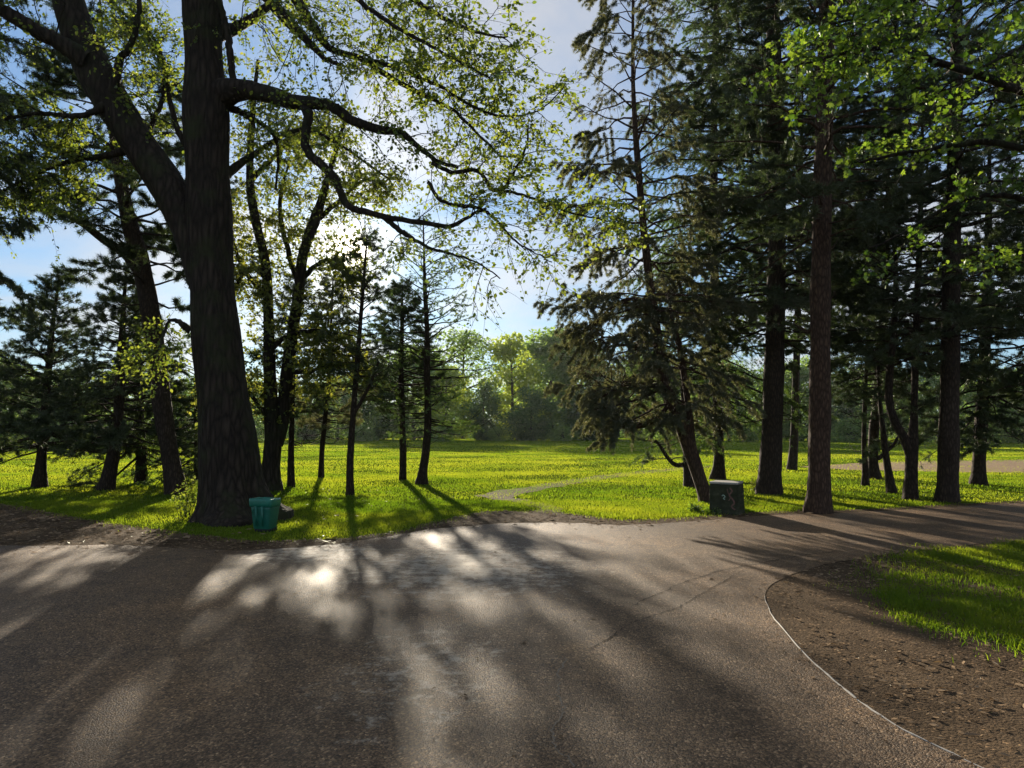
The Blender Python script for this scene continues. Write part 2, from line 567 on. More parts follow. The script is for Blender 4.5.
def soil_mat(name, c0, c1, c2):
    m, nt, out = new_mat(name)
    tc = N(nt, 'TexCoord')
    a = N(nt, 'TexNoise', {'Vector': tc.outputs['Object'], 'Scale': 1.3, 'Detail': 8.0, 'Roughness': 0.7})
    b = N(nt, 'TexNoise', {'Vector': tc.outputs['Object'], 'Scale': 45.0, 'Detail': 4.0, 'Roughness': 0.7})
    v = N(nt, 'TexVoronoi', {'Vector': tc.outputs['Object'], 'Scale': 60.0, 'Randomness': 1.0})
    col = ramp(nt, a.outputs['Fac'], [(0.3, c0), (0.55, c1), (0.75, c2)])
    sp = N(nt, 'MixRGB', {0: 0.65, 1: col, 2: ramp(nt, b.outputs['Fac'], [(0.3, g(0.45)), (0.7, g(1.35))])}, blend_type='MULTIPLY')
    chip = ramp(nt, v.outputs['Color'], [(0.84, g(0)), (0.9, g(1))])
    sp2 = N(nt, 'MixRGB', {0: chip, 1: sp.outputs[0], 2: (c2[0] * 1.7, c2[1] * 1.6, c2[2] * 1.5, 1)})
    hh = N(nt, 'Math', {0: a.outputs['Fac'], 1: 1.5, 2: b.outputs['Fac']}, operation='MULTIPLY_ADD')
    h2 = N(nt, 'Math', {0: v.outputs['Distance'], 1: -0.5, 2: hh.outputs[0]}, operation='MULTIPLY_ADD')
    bp = N(nt, 'Bump', {'Height': h2.outputs[0], 'Strength': 0.9, 'Distance': 0.025})
    p = N(nt, 'BsdfPrincipled', {'Base Color': sp2.outputs[0], 'Roughness': 0.9, 'Normal': bp.outputs[0], 'Specular IOR Level': 0.03})
    nt.links.new(p.outputs[0], out.inputs[0])
    return m


def asphalt_mat():
    m, nt, out = new_mat('worn_asphalt')
    tc = N(nt, 'TexCoord')
    obj = tc.outputs['Object']
    v = N(nt, 'TexVoronoi', {'Vector': obj, 'Scale': 88.0, 'Randomness': 1.0})
    v2 = N(nt, 'TexVoronoi', {'Vector': obj, 'Scale': 210.0, 'Randomness': 1.0})
    big = N(nt, 'TexNoise', {'Vector': obj, 'Scale': 0.55, 'Detail': 6.0, 'Roughness': 0.6})
    mid = N(nt, 'TexNoise', {'Vector': obj, 'Scale': 5.0, 'Detail': 6.0, 'Roughness': 0.7})
    chips = ramp(nt, v.outputs['Color'], [(0.0, (0.024, 0.014, 0.007)), (0.45, (0.104, 0.064, 0.033)), (0.8, (0.225, 0.142, 0.076)), (1.0, (0.52, 0.36, 0.21))])
    fine = ramp(nt, v2.outputs['Color'], [(0.0, g(0.4)), (1.0, g(1.7))])
    c = N(nt, 'MixRGB', {0: 0.7, 1: chips, 2: fine}, blend_type='MULTIPLY')
    tone = ramp(nt, big.outputs['Fac'], [(0.32, (0.62, 0.6, 0.58)), (0.5, (0.95, 0.93, 0.9)), (0.68, (1.38, 1.28, 1.12))])
    c = N(nt, 'MixRGB', {0: 1.0, 1: c.outputs[0], 2: tone}, blend_type='MULTIPLY')
    t2 = ramp(nt, mid.outputs['Fac'], [(0.3, g(0.6)), (0.7, g(1.3))])
    c = N(nt, 'MixRGB', {0: 0.8, 1: c.outputs[0], 2: t2}, blend_type='MULTIPLY')
    # pale worn scabs on the crown of the road, plus one patch of painted sun glare
    sep = N(nt, 'SeparateXYZ', {0: obj})

    def blob(cx, cy, rx, ry):
        dx = N(nt, 'Math', {0: sep.outputs[0], 1: -cx}, operation='ADD')
        dx = N(nt, 'Math', {0: dx.outputs[0], 1: rx}, operation='DIVIDE')
        dx = N(nt, 'Math', {0: dx.outputs[0], 1: 2.0}, operation='POWER')
        dy = N(nt, 'Math', {0: sep.outputs[1], 1: -cy}, operation='ADD')
        dy = N(nt, 'Math', {0: dy.outputs[0], 1: ry}, operation='DIVIDE')
        dy = N(nt, 'Math', {0: dy.outputs[0], 1: 2.0}, operation='POWER')
        s = N(nt, 'Math', {0: dx.outputs[0], 1: dy.outputs[0]}, operation='ADD')
        r = N(nt, 'Math', {0: 1.0, 1: s.outputs[0]}, operation='SUBTRACT', use_clamp=True)
        return r.outputs[0]

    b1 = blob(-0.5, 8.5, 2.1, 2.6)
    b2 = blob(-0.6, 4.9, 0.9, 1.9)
    b3 = blob(-2.6, 9.4, 1.3, 1.3)  # sun glare on the asphalt, painted into its colour as a pale patch
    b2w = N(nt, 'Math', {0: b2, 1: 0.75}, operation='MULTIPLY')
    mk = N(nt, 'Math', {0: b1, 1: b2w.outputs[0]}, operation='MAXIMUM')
    b_glare_s = N(nt, 'Math', {0: b3, 1: 1.0}, operation='MULTIPLY')
    mk = N(nt, 'Math', {0: mk.outputs[0], 1: b_glare_s.outputs[0]}, operation='MAXIMUM')
    n1 = N(nt, 'TexNoise', {'Vector': obj, 'Scale': 6.0, 'Detail': 10.0, 'Roughness': 0.78})
    n2 = N(nt, 'TexNoise', {'Vector': obj, 'Scale': 0.9, 'Detail': 2.0})
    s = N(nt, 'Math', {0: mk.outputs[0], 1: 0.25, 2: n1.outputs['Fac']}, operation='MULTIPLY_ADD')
    scab_glare = ramp(nt, s.outputs[0], [(0.67, g(0)), (0.78, g(1))])
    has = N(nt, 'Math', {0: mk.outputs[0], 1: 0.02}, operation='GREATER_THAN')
    sc = N(nt, 'Math', {0: scab_glare, 1: has.outputs[0]}, operation='MULTIPLY')
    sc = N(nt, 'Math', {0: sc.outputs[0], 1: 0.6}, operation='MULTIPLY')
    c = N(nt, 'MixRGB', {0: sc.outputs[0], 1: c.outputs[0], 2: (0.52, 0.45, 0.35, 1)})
    hv = N(nt, 'Math', {0: v.outputs['Distance'], 1: -1.0, 2: 1.0}, operation='MULTIPLY_ADD')
    h2 = N(nt, 'Math', {0: v2.outputs['Distance'], 1: -0.45, 2: hv.outputs[0]}, operation='MULTIPLY_ADD')
    h3 = N(nt, 'Math', {0: mid.outputs['Fac'], 1: 0.8, 2: h2.outputs[0]}, operation='MULTIPLY_ADD')
    bp = N(nt, 'Bump', {'Height': h3.outputs[0], 'Strength': 0.8, 'Distance': 0.007})
    p = N(nt, 'BsdfPrincipled', {'Base Color': c.outputs[0], 'Roughness': 0.6, 'Normal': bp.outputs[0], 'Specular IOR Level': 0.25})
    nt.links.new(p.outputs[0], out.inputs[0])
    return m


M_GROUND = ground_mat()
M_SOIL = soil_mat('bare_soil', (0.06, 0.041, 0.025), (0.115, 0.08, 0.049), (0.185, 0.127, 0.075))
M_SAND = soil_mat('sandy_track', (0.27, 0.19, 0.115), (0.36, 0.26, 0.165), (0.43, 0.32, 0.21))
M_TRAIL = soil_mat('worn_path_soil', (0.075, 0.07, 0.025), (0.12, 0.1, 0.045), (0.19, 0.15, 0.08))
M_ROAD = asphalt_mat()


def plain(name, col, rough=0.6, spec=0.3, noise=0.0, nscale=20.0, bump=0.0):
    m, nt, out = new_mat(name)
    p = N(nt, 'BsdfPrincipled', {'Base Color': (*col, 1), 'Roughness': rough, 'Specular IOR Level': spec})
    if noise:
        tc = N(nt, 'TexCoord')
        n = N(nt, 'TexNoise', {'Vector': tc.outputs['Object'], 'Scale': nscale, 'Detail': 6.0, 'Roughness': 0.7})
        c = ramp(nt, n.outputs['Fac'], [(0.3, tuple(max(0, v * (1 - noise)) for v in col)), (0.7, tuple(min(1, v * (1 + noise)) for v in col))])
        nt.links.new(c, p.inputs['Base Color'])
        if bump:
            b = N(nt, 'Bump', {'Height': n.outputs['Fac'], 'Strength': bump, 'Distance': 0.01})
            nt.links.new(b.outputs[0], p.inputs['Normal'])
    nt.links.new(p.outputs[0], out.inputs[0])
    return m


# ------------------------------------------------------------------ ground, road, paths
gb = MB()
n = 60
xs = np.concatenate([[-540, -350], np.linspace(-200, 200, n), [350, 540]])
ys = np.concatenate([[-200], np.linspace(-60, 160, n), [300, 450, 620]])
X, Y = np.meshgrid(xs, ys)
Z = np.where(Y > 30, 0.0 * vnoise(X, Y, 0.12, 3) * np.clip((Y - 30) / 20, 0, 1), 0) - 0.0
idx = np.arange(X.size).reshape(X.shape)
q = np.stack([idx[:-1, :-1], idx[:-1, 1:], idx[1:, 1:], idx[1:, :-1]], -1).reshape(-1, 4)
gb.add(np.stack([X, Y, np.minimum(Z, 0) - 0.0], -1).reshape(-1, 3), q)
tag(gb.build('ground', [M_GROUND]), kind='structure')
sheet('bare_soil', SOIL, 0.004, M_SOIL, (0.3, 0.07))
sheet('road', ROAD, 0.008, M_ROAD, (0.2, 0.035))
sheet('worn_path', TRAIL, 0.006, M_TRAIL, (0.3, 0.07))
sheet('sandy_track', TRACK, 0.008, M_SAND, (0.6, 0.1, 60))

# thin pale strip that edges the asphalt
st = MB()
sp_ = line_w[12:].copy()
ns_ = len(sp_)
sp_[:, 2] = 0.0085 + 0.0025 * np.sin(np.arange(ns_) * 0.9) * np.sin(np.arange(ns_) * 0.37)
sr_ = np.full(ns_, 0.0065) * rngE.uniform(0.5, 1.2, ns_) * np.clip(np.arange(ns_) / 8, 0.35, 1)
tubes(st, sp_ + np.c_[np.cumsum(rngE.normal(size=(ns_, 2)) * 0.002, 0), np.zeros(ns_)], sr_, 6)
tag(st.build('edging_strip', [plain('pale_edging', (0.42, 0.39, 0.34), 0.8, 0.2, 0.25, 30)]),
    'thin pale edging strip curving between the asphalt and the bare soil', 'edging')


def crack(name, px, w, seed, mat):
    r = np.random.default_rng(seed)
    c = catmull(gp(px), 70)
    c[:, :2] += np.cumsum(r.normal(size=(70, 2)) * 0.006, 0) + r.normal(size=(70, 2)) * 0.006
    t = nrm(np.gradient(c, axis=0))
    s = np.stack([-t[:, 1], t[:, 0], np.zeros(70)], -1)
    ww = (w * r.uniform(0.3, 1.2, 70))[:, None]
    v = np.concatenate([c - s * ww, c + s * ww])
    v[:, 2] = 0.012
    i = np.arange(69)
    b = MB().add(v, np.stack([i, i + 1, i + 71, i + 70], -1))
    return tag(b.build(name, [mat]), kind='structure')


M_CRACK = plain('crack_tar', (0.04, 0.03, 0.022), 0.9, 0.2)
crack('road_crack', [(632, 606), (660, 594), (700, 578), (745, 566), (790, 558), (835, 552)], 0.008, 3, M_CRACK)
crack('road_crack', [(566, 660), (563, 690), (571, 715), (566, 745), (580, 775)], 0.005, 4, plain('crack_grit', (0.2, 0.175, 0.14), 0.9, 0.2))
crack('road_crack', [(590, 650), (640, 622), (690, 600), (742, 570)], 0.005, 5, M_CRACK)


# ------------------------------------------------------------------ grass
def blades(x, y, h, w, rng, mb, z=0.0):
    n_ = len(x)
    a = rng.uniform(0, 2 * np.pi, n_)
    lean = rng.normal(size=(n_, 2)) * 0.45
    b = np.stack([x, y, np.full(n_, z)], -1)
    s = np.stack([np.cos(a), np.sin(a), np.zeros(n_)], -1) * (w / 2)[:, None]
    tip = b + np.stack([lean[:, 0] * h, lean[:, 1] * h, h], -1)
    midp = b + np.stack([lean[:, 0] * h * 0.3, lean[:, 1] * h * 0.3, h * 0.62], -1)
    v = np.stack([b - s, b + s, midp + s * 0.75, tip, midp - s * 0.75], 1).reshape(-1, 3)
    f = np.arange(n_ * 5).reshape(-1, 5)
    r = np.clip(0.5 + 0.2 * vnoise(x, y, 0.25, 4) + 0.25 * vnoise(x, y, 0.9, 1) + 0.2 * vnoise(x, y, 3.0, 2) + rng.normal(size=n_) * 0.10, 0, 1)
    mb.add(v, f, 0, r, False)


rg = np.random.default_rng(11)
gm = MB()


def lawn_zone(y0, y1, dens, hgt, wid):
    xw = y1 * 0.80 + 3
    n_ = int((y1 - y0) * 2 * xw * dens)
    x = rg.uniform(-xw, xw, n_)
    y = rg.uniform(y0, y1, n_)
    keep = np.abs(x) < y * 0.76 + 2.5
    x, y = x[keep], y[keep]
    jx, jy = x + rg.normal(size=len(x)) * 0.16, y + rg.normal(size=len(x)) * 0.2
    ok = ~inpoly(jx, jy, SOIL)
    ok &= ~(inpoly(jx, jy, TRAIL) & (rg.random(len(x)) < 0.32 + 0.5 * vnoise(x, y, 1.6, 44) + np.where(y < 14.2, -0.05, 0)))
    ok &= ~(inpoly(jx, jy + rg.normal(size=len(x)) * 1.2, TRACK) & (rg.random(len(x)) < 0.9))
    pn = vnoise(x, y, 0.7, 6) + 0.6 * vnoise(x, y, 2.3, 7)
    ok &= rg.random(len(x)) < np.clip(0.8 + 0.34 * pn, 0.12, 1)
    x, y = x[ok], y[ok]
    k = 1 + 0.28 * vnoise(x, y, 1.1, 8)
    h = hgt * np.clip(k, 0.4, 1.9) * rg.uniform(0.5, 1.3, len(x))
    blades(x, y, h, wid * rg.uniform(0.6, 1.3, len(x)), rg, gm)


lawn_zone(9.0, 16, 1250, 0.036, 0.009)
lawn_zone(16, 26, 420, 0.042, 0.014)
lawn_zone(26, 48, 170, 0.038, 0.02)
lawn_zone(48, 112, 46, 0.04, 0.045)
tag(gm.build('grass', [GRASS]), 'sunlit grass of the open lawn beyond the road', 'grass', kind='stuff')

gv = MB()
n_ = 420000
x = rg.uniform(1.5, 14, n_)
y = rg.uniform(3.0, 11, n_)
jx, jy = x + rg.normal(size=n_) * 0.22 * rg.random(n_), y + rg.normal(size=n_) * 0.22 * rg.random(n_)
jx += 0.16 * vnoise(x, y, 3.5, 61)
jy += 0.16 * vnoise(x, y, 3.5, 62)
ok = inpoly(jx, jy, VERGE)
pn = vnoise(x, y, 1.6, 16) + 0.7 * vnoise(x, y, 4.5, 17)
ok &= rg.random(n_) < np.clip(0.75 + 0.42 * pn, 0.06, 1)
x, y = x[ok], y[ok]
blades(x, y, 0.048 * np.clip(1 + 0.4 * vnoise(x, y, 2.6, 18) + 0.25 * vnoise(x, y, 8.0, 19), 0.25, 2.0) * rg.uniform(0.4, 1.35, len(x)), 0.0065 * rg.uniform(0.6, 1.3, len(x)), rg, gv, 0.004)
tag(gv.build('verge_grass', [GRASS]), 'patch of grass on the verge at the right of the junction', 'grass', kind='stuff')

# ------------------------------------------------------------------ leaf litter and crumbs
lm = MB()


def litter(x, y, size, z):
    n_ = len(x)
    c = np.stack([x, y, np.full(n_, z)], -1)
    ax = rg.normal(size=(n_, 3)) * np.array([1, 1, 0.1])
    nor = nrm(rg.normal(size=(n_, 3)) * 0.25 + np.array([0, 0, 1.0]))
    ax = nrm(ax)
    sd = nrm(np.cross(ax, nor))
    asp = rg.uniform(0.2, 1.0, (n_, 1, 1))
    s = size[:, None, None]
    v = c[:, None] + s * (LEAF_OVAL[None, :, 0:1] * asp * sd[:, None] + (LEAF_OVAL[None, :, 1:2] - 0.5) * ax[:, None]) + s * np.array([0, 0, 0.18]) * np.abs(LEAF_OVAL[None, :, 0:1])
    v[..., 2] = np.maximum(v[..., 2], z + 0.001)
    lm.add(v.reshape(-1, 3), np.arange(n_ * 6).reshape(n_, 6), 0, rg.random(n_), False)


def scatter(n_, x0, x1, y0, y1, size, test, z=0.012):
    x = rg.uniform(x0, x1, n_)
    y = rg.uniform(y0, y1, n_)
    k = test(x, y)
    x, y = x[k], y[k]
    litter(x, y, size * rg.lognormal(0, 0.4, len(x)) * 1.7, z)


def jit(x, s):
    return x + rg.normal(size=len(x)) * s


scatter(26000, -14, 6, 8.5, 15, 0.030, lambda x, y: inpoly(x, y, SOIL) & ~inpoly(jit(x, 0.15), jit(y, 0.22), ROAD))
scatter(24000, 1, 9, 2.4, 9, 0.020, lambda x, y: inpoly(x, y, SOIL) & ~inpoly(jit(x, 0.10), jit(y, 0.10), ROAD) & (rg.random(len(x)) < np.clip(0.5 + 0.5 * vnoise(x, y, 1.5, 30), 0, 1)))
scatter(1800, -8, 5, 2.5, 11, 0.013, lambda x, y: inpoly(x, y, ROAD))
scatter(3000, -9, 12, 8.5, 13, 0.022, lambda x, y: inpoly(x, y, ROAD) & (inpoly(x, y + np.abs(rg.normal(size=len(x))) * 0.5, SOIL) & ~inpoly(x, y + np.abs(rg.normal(size=len(x))) * 0.5, ROAD)))
scatter(5200, 1.6, 6.5, 2.4, 9.5, 0.014, lambda x, y: inpoly(x, y, ROAD) & inpoly(x + np.abs(rg.normal(size=len(x))) * 0.45, y - np.abs(rg.normal(size=len(x))) * 0.2, SOIL) & ~inpoly(x + np.abs(rg.normal(size=len(x))) * 0.45, y, ROAD))
scatter(1500, 2, 12, 3, 10, 0.02, lambda x, y: inpoly(x, y, VERGE), 0.03)
scatter(1800, -12, 14, 10, 20, 0.022, lambda x, y: ~inpoly(x, y, SOIL), 0.03)
LITTER = leaf_mat('dry_leaf', (0.10, 0.064, 0.036), (0.36, 0.25, 0.15), (0.1, 0.055, 0.025), (0.34, 0.23, 0.11), 0.25, 0.04)
tag(lm.build('leaf_litter', [LITTER]), 'dry leaves and crumbs strewn on soil and asphalt', 'leaf litter', kind='stuff')

# ------------------------------------------------------------------ the big beech by the bin
rb = np.random.default_rng(21)
d1 = G(236, 519)[1]
A_way = [(236, 521, 72), (234, 505, 62), (231, 480, 56), (227, 430, 51), (220, 370, 47), (214, 310, 43), (211, 250, 42), (208, 180, 43), (206, 110, 43), (204, 60, 38), (202, 0, 37), (200, -80, 33),
         (198, -220, 26), (203, -400, 16), (200, -560, 6)]
pts, rad = trunk_from(A_way, d1, 420)
base = np.array([pts[0, 0], pts[0, 1], 0])
beech = empty('beech_tree', base, 'huge dark two-stemmed tree with spreading leafy limbs, the teal bin at its foot', 'tree')
tb = MB()
md = flare(pts, rad, rb, 176, 0.75, 0.36, 0.003)
aa = np.linspace(0, 2 * np.pi, 176, endpoint=False)[None]
zc = pts[:, 2:3]
fur = np.abs(np.sin(13 * aa + 1.3 * np.sin(2.1 * zc + 2 * aa) + 0.8 * np.sin(5.3 * zc))) ** 0.6 + 0.6 * np.abs(np.sin(21 * aa + 1.7 * np.sin(3.3 * zc + aa) + 1.1 * np.sin(7.9 * zc + 3 * aa))) ** 0.7
md += 0.030 * (fur - 0.9) + 0.02 * np.sin(4 * aa + 1.2 * zc) * np.sin(1.7 * zc)
tubes(tb, pts, rad, 176, 0, md)
B_way = [(212, 318, 26), (201, 270, 33), (186, 225, 35), (166, 184, 37), (137, 142, 37), (108, 95, 38), (88, 58, 38), (74, 20, 34), (62, -30, 29), (45, -120, 24), (22, -240, 17), (5, -380, 7)]
stemB = limb_px(B_way, d1, d1 + 0.4, 60)
stemB[:, 3] *= 0.92
tubes(tb, stemB[:, :3], stemB[:, 3], 32, 0, 1 + 0.02 * rb.normal(size=(60, 32)) + 0.03 * np.sin(np.arange(60) * 0.5)[:, None])
tb.build('trunk', [BARK], beech, base)
LIMBS = [
    # path, depth start, depth end, side branches, side length, leaf count per twig
    ([(88, 62, 26), (62, 44, 19), (35, 30, 17), (5, 12, 15), (-40, -10, 12), (-110, -20, 7)], d1, d1 - 0.8, 12, 1.5, 6),
    ([(212, 96, 40), (240, 90, 24), (268, 94, 20), (290, 101, 18), (308, 103, 15), (330, 106, 12), (352, 120, 11), (378, 129, 10), (400, 133, 8), (420, 148, 6), (438, 161, 5), (458, 168, 4)], d1, d1 - 1.6, 13, 1.2, 6),
    ([(302, 102, 15), (308, 114, 12), (306, 132, 10.5), (305, 145, 10), (315, 160, 10), (330, 172, 9.5), (340, 190, 9), (347, 205, 8), (366, 212, 7.5), (392, 218, 6.5), (420, 222, 6), (450, 226, 5), (470, 216, 4), (486, 208, 3)], d1 - 0.5, d1 - 1.8, 9, 1.0, 4),
    ([(384, 217, 6.5), (398, 229, 6), (412, 238, 4.5), (430, 248, 3.5), (452, 254, 2.8), (476, 262, 2), (500, 278, 1.5)], d1 - 1.3, d1 - 1.8, 7, 0.8, 4),
    ([(432, 163, 5), (452, 172, 5), (478, 171, 4.5), (493, 190, 4.5), (506, 186, 4), (516, 168, 3.2), (526, 148, 2.6), (528, 128, 2)], d1 - 1.6, d1 - 1.9, 9, 0.9, 6),
    ([(496, 190, 4), (520, 194, 3.2), (545, 203, 2.8), (575, 214, 2.2), (605, 220, 1.6), (625, 226, 1.2)], d1 - 1.7, d1 - 2.2, 12, 0.75, 7),
    ([(428, 182, 4.5), (440, 200, 4.2), (462, 206, 4), (480, 208, 3.6), (498, 222, 3), (512, 238, 2.4), (530, 250, 1.8), (552, 262, 1.3)], d1 - 1.7, d1 - 2.2, 9, 0.8, 5),
    ([(202, -100, 22), (235, -50, 17), (262, -10, 15), (285, 18, 13), (305, 38, 10), (325, 58, 6), (345, 66, 3)], d1, d1 - 1.4, 12, 1.2, 6),
    ([(201, -130, 20), (245, -70, 17), (285, -18, 14), (312, 25, 11), (330, 48, 8), (360, 58, 7), (378, 70, 6.5), (402, 84, 6), (430, 98, 5), (455, 112, 4), (478, 134, 3), (502, 158, 2)], d1 + 0.2, d1 - 2.0, 16, 1.3, 8),
    ([(365, 60, 6), (392, 66, 5), (415, 76, 4.5), (440, 86, 4), (468, 104, 3.4), (500, 116, 2.6), (535, 112, 1.8), (565, 88, 1.2)], d1 - 1.2, d1 - 2.2, 14, 1.0, 8),
    ([(201, -160, 20), (260, -110, 15), (330, -60, 12), (385, -20, 9), (430, 10, 6), (470, 30, 4), (505, 38, 2)], d1, d1 - 2.2, 17, 1.35, 9),
    ([(330, -55, 9), (350, -10, 7), (385, 20, 5), (420, 40, 4), (455, 60, 3), (490, 78, 2)], d1 - 1, d1 - 2.6, 15, 1.1, 9),
    ([(203, -40, 16), (220, 5, 8), (228, 35, 8), (231, 62, 8), (234, 92, 8)], d1 - 0.1, d1 - 0.1, 4, 1.0, 7),
    ([(110, 100, 14), (95, 112, 8), (70, 116, 6), (40, 113, 5), (10, 118, 4), (-30, 130, 2)], d1, d1 - 0.8, 13, 1.25, 9),
    ([(140, 145, 14), (110, 155, 8), (75, 160, 6), (40, 172, 4.5), (5, 190, 3), (-20, 200, 2)], d1, d1 + 1.2, 24, 1.35, 10),
    ([(112, 100, 14), (120, 60, 9), (128, 50, 7), (138, 20, 6), (140, -20, 5)], d1, d1 - 0.5, 7, 1.0, 6),
    ([(170, 190, 12), (150, 168, 8), (150, 130, 6), (165, 90, 5), (160, 50, 4), (140, 20, 3)], d1, d1 + 1.4, 15, 1.3, 9),
    ([(208, 172, 12), (178, 130, 7), (165, 75, 5), (150, 40, 4), (120, 10, 3)], d1, d1 + 1.6, 13, 1.3, 8),
    ([(190, 330, 10), (172, 320, 4), (163, 335, 3.4), (158, 350, 2.6), (140, 365, 1.8)], d1, d1 - 0.6, 7, 0.55, 8),
    ([(212, 98, 12), (232, 108, 9), (250, 118, 6), (270, 130, 4.5), (278, 150, 3.5), (276, 190, 2.5)], d1, d1 + 0.8, 9, 0.9, 7),
    ([(206, 40, 20), (250, 20, 11), (300, -20, 8), (350, -50, 5)], d1, d1 + 2.2, 14, 1.4, 8),
    ([(225, 175, 12), (260, 150, 6), (300, 130, 4.5), (340, 145, 3), (390, 180, 2)], d1 + 0.3, d1 + 2.6, 13, 1.0, 8),
]
crownb = MB()
for (path, a, b, ns, Ls, nl) in LIMBS:
    lb = limb_px(path, a, b, 40, rb, 0.006)
    lb[:, 3] *= 0.88
    m = MB()
    tubes(m, lb[:, :3], lb[:, 3], 12, 0, 1 + 0.05 * rb.normal(size=(40, 12)))
    m.build('limb', [BARK], beech, base)
    sprays(crownb, None, lb, rb, int(ns * 1.7), Ls, 9, int(nl * 1.3), 0.064, t0=0.18)
# the high crown, above the picture
for i in range(16):
    st_ = pts if i % 2 else stemB[:, :3]
    q = rb.uniform(0.74, 0.99) if i % 2 else rb.uniform(0.70, 0.99)
    p0 = st_[int(q * (len(st_) - 1))]
    az = i * 2.4
    L_ = rb.uniform(2.5, 4.5)
    s = np.linspace(0, 1, 20)
    c = np.zeros((20, 4))
    c[:, :3] = p0 + np.outer(s * L_, [math.cos(az), math.sin(az), 0.35]) + np.cumsum(rb.normal(size=(20, 3)) * 0.03, 0)
    c[:, 3] = np.linspace(0.05, 0.008, 20)
    m = MB()
    tubes(m, c[:, :3], c[:, 3], 8, 0)
    m.build('limb', [BARK], beech, base)
    sprays(crownb, None, c, rb, 11, 1.5, 6, 6, 0.07)
# twig sprout on the trunk
crownb.build('crown', [BARK, LEAF_BEECH], beech, base)

# ------------------------------------------------------------------ the two-stemmed leafy tree behind it
rc = np.random.default_rng(33)
d7 = G(272, 491)[1]
pts, rad = trunk_from([(271, 492, 23), (271, 470, 18), (273, 440, 16), (271, 400, 14), (269, 350, 11), (268, 300, 10), (265, 260, 9), (256, 222, 9), (250, 180, 8), (252, 120, 6), (258, 60, 3)], d7, 50)
base = np.array([pts[0, 0], pts[0, 1], 0])
ash = empty('leafy_tree', base, 'leafy tree with two ivy-clad stems just behind the huge trunk, under the sun', 'tree')
tb, cbm = MB(), MB()
tubes(tb, pts, rad, 24, 0, flare(pts, rad, rc, 24, 0.3, 0.25, 0.04))
e1 = limb_px([(276, 445, 13), (283, 420, 12), (286, 380, 12), (293, 330, 11), (299, 290, 11), (303, 255, 10), (314, 222, 11), (320, 205, 9), (330, 170, 6), (345, 120, 3)], d7, d7 + 0.6, 40)
tubes(tb, e1[:, :3], e1[:, 3], 18, 0, 1 + 0.05 * rc.normal(size=(40, 18)))
tb.build('trunk', [BARK], ash, base)
stems = [np.c_[pts, rad], e1]
for pth, a, b in [([(268, 280, 7), (256, 268, 5), (246, 272, 4), (236, 285, 3)], 0, -0.4), ([(300, 280, 7), (320, 262, 4), (338, 262, 3), (352, 275, 2)], 0.4, 0.2),
                  ([(270, 350, 6), (290, 335, 4), (320, 330, 3), (340, 340, 2)], 0, -0.8), ([(268, 300, 6), (240, 262, 4), (230, 230, 3), (215, 200, 2)], 0, 0.8),
                  ([(300, 290, 6), (285, 240, 5), (280, 200, 4), (290, 160, 2)], 0.5, 1.2), ([(315, 222, 6), (340, 200, 4), (365, 180, 3), (385, 185, 2)], 0.6, 0.8),
                  ([(252, 180, 6), (280, 150, 4), (300, 130, 3), (330, 128, 2)], 0, 0.8), ([(275, 430, 6), (255, 400, 4), (238, 380, 3), (225, 375, 2)], 0, -0.5),
                  ([(286, 370, 6), (310, 372, 4), (330, 362, 3), (345, 368, 2)], 0.3, -0.8)]:
    lb = limb_px(pth, d7 + a, d7 + b, 24, rc, 0.01)
    m = MB()
    tubes(m, lb[:, :3], lb[:, 3], 8, 0)
    m.build('limb', [BARK], ash, base)
    sprays(cbm, None, lb, rc, 30, 1.1, 8, 10, 0.085, t0=0.2)
for s_ in stems:
    sprays(cbm, None, s_[len(s_) // 5:], rc, 70, 0.95, 6, 7, 0.08, t0=0.0)
cbm.build('crown', [BARK, LEAF_BACK], ash, base)

